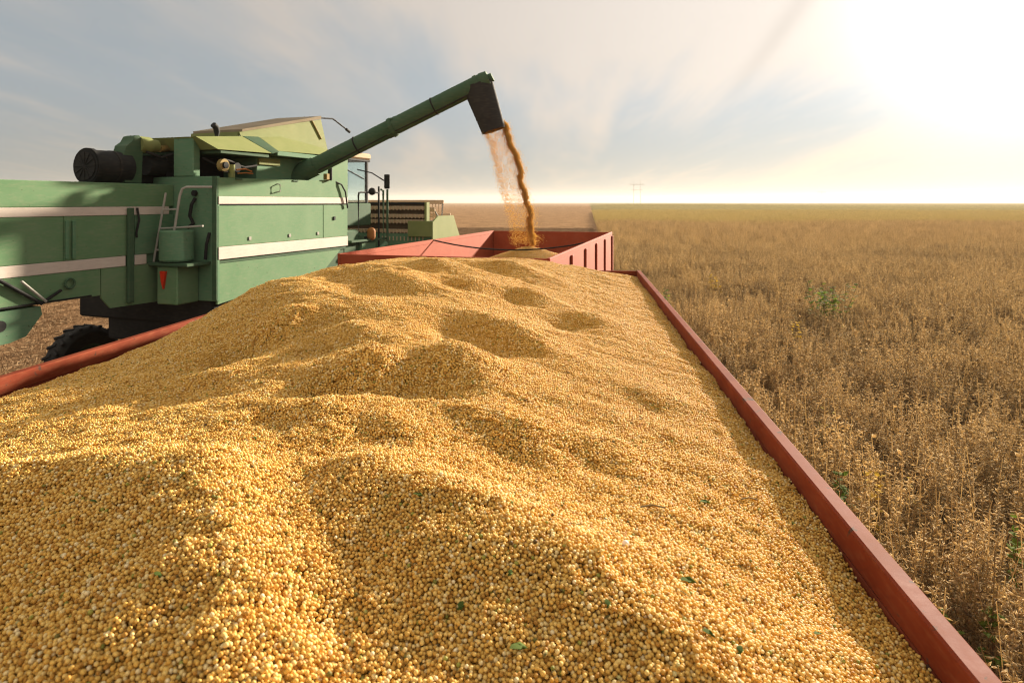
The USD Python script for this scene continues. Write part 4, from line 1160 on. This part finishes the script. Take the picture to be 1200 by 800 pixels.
tag(stage.GetPrimAtPath(obj("pale_bean", trimesh.creation.icosphere(2, 0.0055).apply_translation((x, y, z + 0.001)), PALE_BEAN)), "single bleached white bean on the right crest of the heap", "bean")

# chaff: small flakes of pod and stem mixed into the surface
ch = np.random.default_rng(77)
kinds_ = []
for k in range(8):
    L_ = ch.uniform(0.006, 0.013)
    if k < 5:
        v, f = blob(np.array([-L_ / 2, 0, 0.002]), np.array([1.0, ch.normal() * 0.2, ch.normal() * 0.15]), L_, L_ * ch.uniform(0.12, 0.3), ch)
        kinds_.append(gather([(v, f)]))
    else:
        kinds_.append(gather([stick(np.array([-L_, 0, 0.003]), np.array([L_, 0.002, 0.004]), 0.0007)]))
n_ = 1500
ca_, cb_ = ch.uniform(0.9, L1 - 0.1, n_), ch.uniform(0.05, W - 0.05, n_)
hh = heap1(ca_, cb_) + RIM
th_ = ch.uniform(0, math.pi, n_)
chaff = thing("chaff", "flecks of dry pod and stem strewn over the foreground soybeans", "chaff", (P1[0], P1[1], 0), math.pi / 2 - A1, kind="stuff")
CHAFF = leafy("chaff_skin", [(0, (0.05, 0.035, 0.015)), (0.35, (0.12, 0.085, 0.03)), (0.6, (0.14, 0.15, 0.04)), (0.8, (0.30, 0.22, 0.10)), (1, (0.55, 0.44, 0.26))], trans=0.15)
instancer(chaff + "/flecks", kinds_, CHAFF, ch.integers(0, 8, n_), np.stack([ca_, cb_, hh], 1), np.stack([np.cos(th_), 0 * th_, 0 * th_, np.sin(th_)], 1))

# ------------------------------------------------------------------ pylons on the horizon
def pylon(px, dist, h, label, twin):
    x = (px - 600) / F * dist
    y = dist
    pth = thing("power_pylon", label, "pylon", (x, y, float(terrain(np.array(x), np.array(y)))), 0.0)
    w = h * 0.14
    for s in ((-1, 1) if twin else (0,)):
        obj("post", rod((s * w, 0, 0), (s * w * 0.9, 0, h), 0.15, 8, r2=0.10), WOOD, pth)
    obj("crossarm", bx((-w * 2.1, -0.12, h * 0.84), (w * 2.1, 0.12, h * 0.84 + 0.3), 0.02), WOOD, pth)
    if twin:
        obj("crossarm", bx((-w * 1.6, -0.1, h * 0.62), (w * 1.6, 0.1, h * 0.62 + 0.22), 0.02), WOOD, pth)
    for s in (-1, 0, 1):
        obj("insulator", rod((s * w * 1.8, 0, h * 0.84 + 0.3), (s * w * 1.8, 0, h * 0.84 + 1.1), 0.12, 6), WOOD, pth)


pylon(746.5, 620, 23.5, "two legged power pylon on the horizon above the far trailer corner", True)
pylon(963, 900, 20, "faint single pole pylon on the horizon right of the middle of the field", False)

# ------------------------------------------------------------------ dusty air over the fields
hz = mat("dusty_air", {"v": ("principled_volume", {"color": (0.95, 0.88, 0.77), "density": 0.0002, "anisotropy": 0.3})}, [], surface=None, volume="v.volume")
hb = trimesh.creation.box(bounds=[[-2700, -420, -1.2], [2700, 3000, 30.0]])
tag(stage.GetPrimAtPath(obj("haze", hb, hz, smooth=False)), kind="stuff")
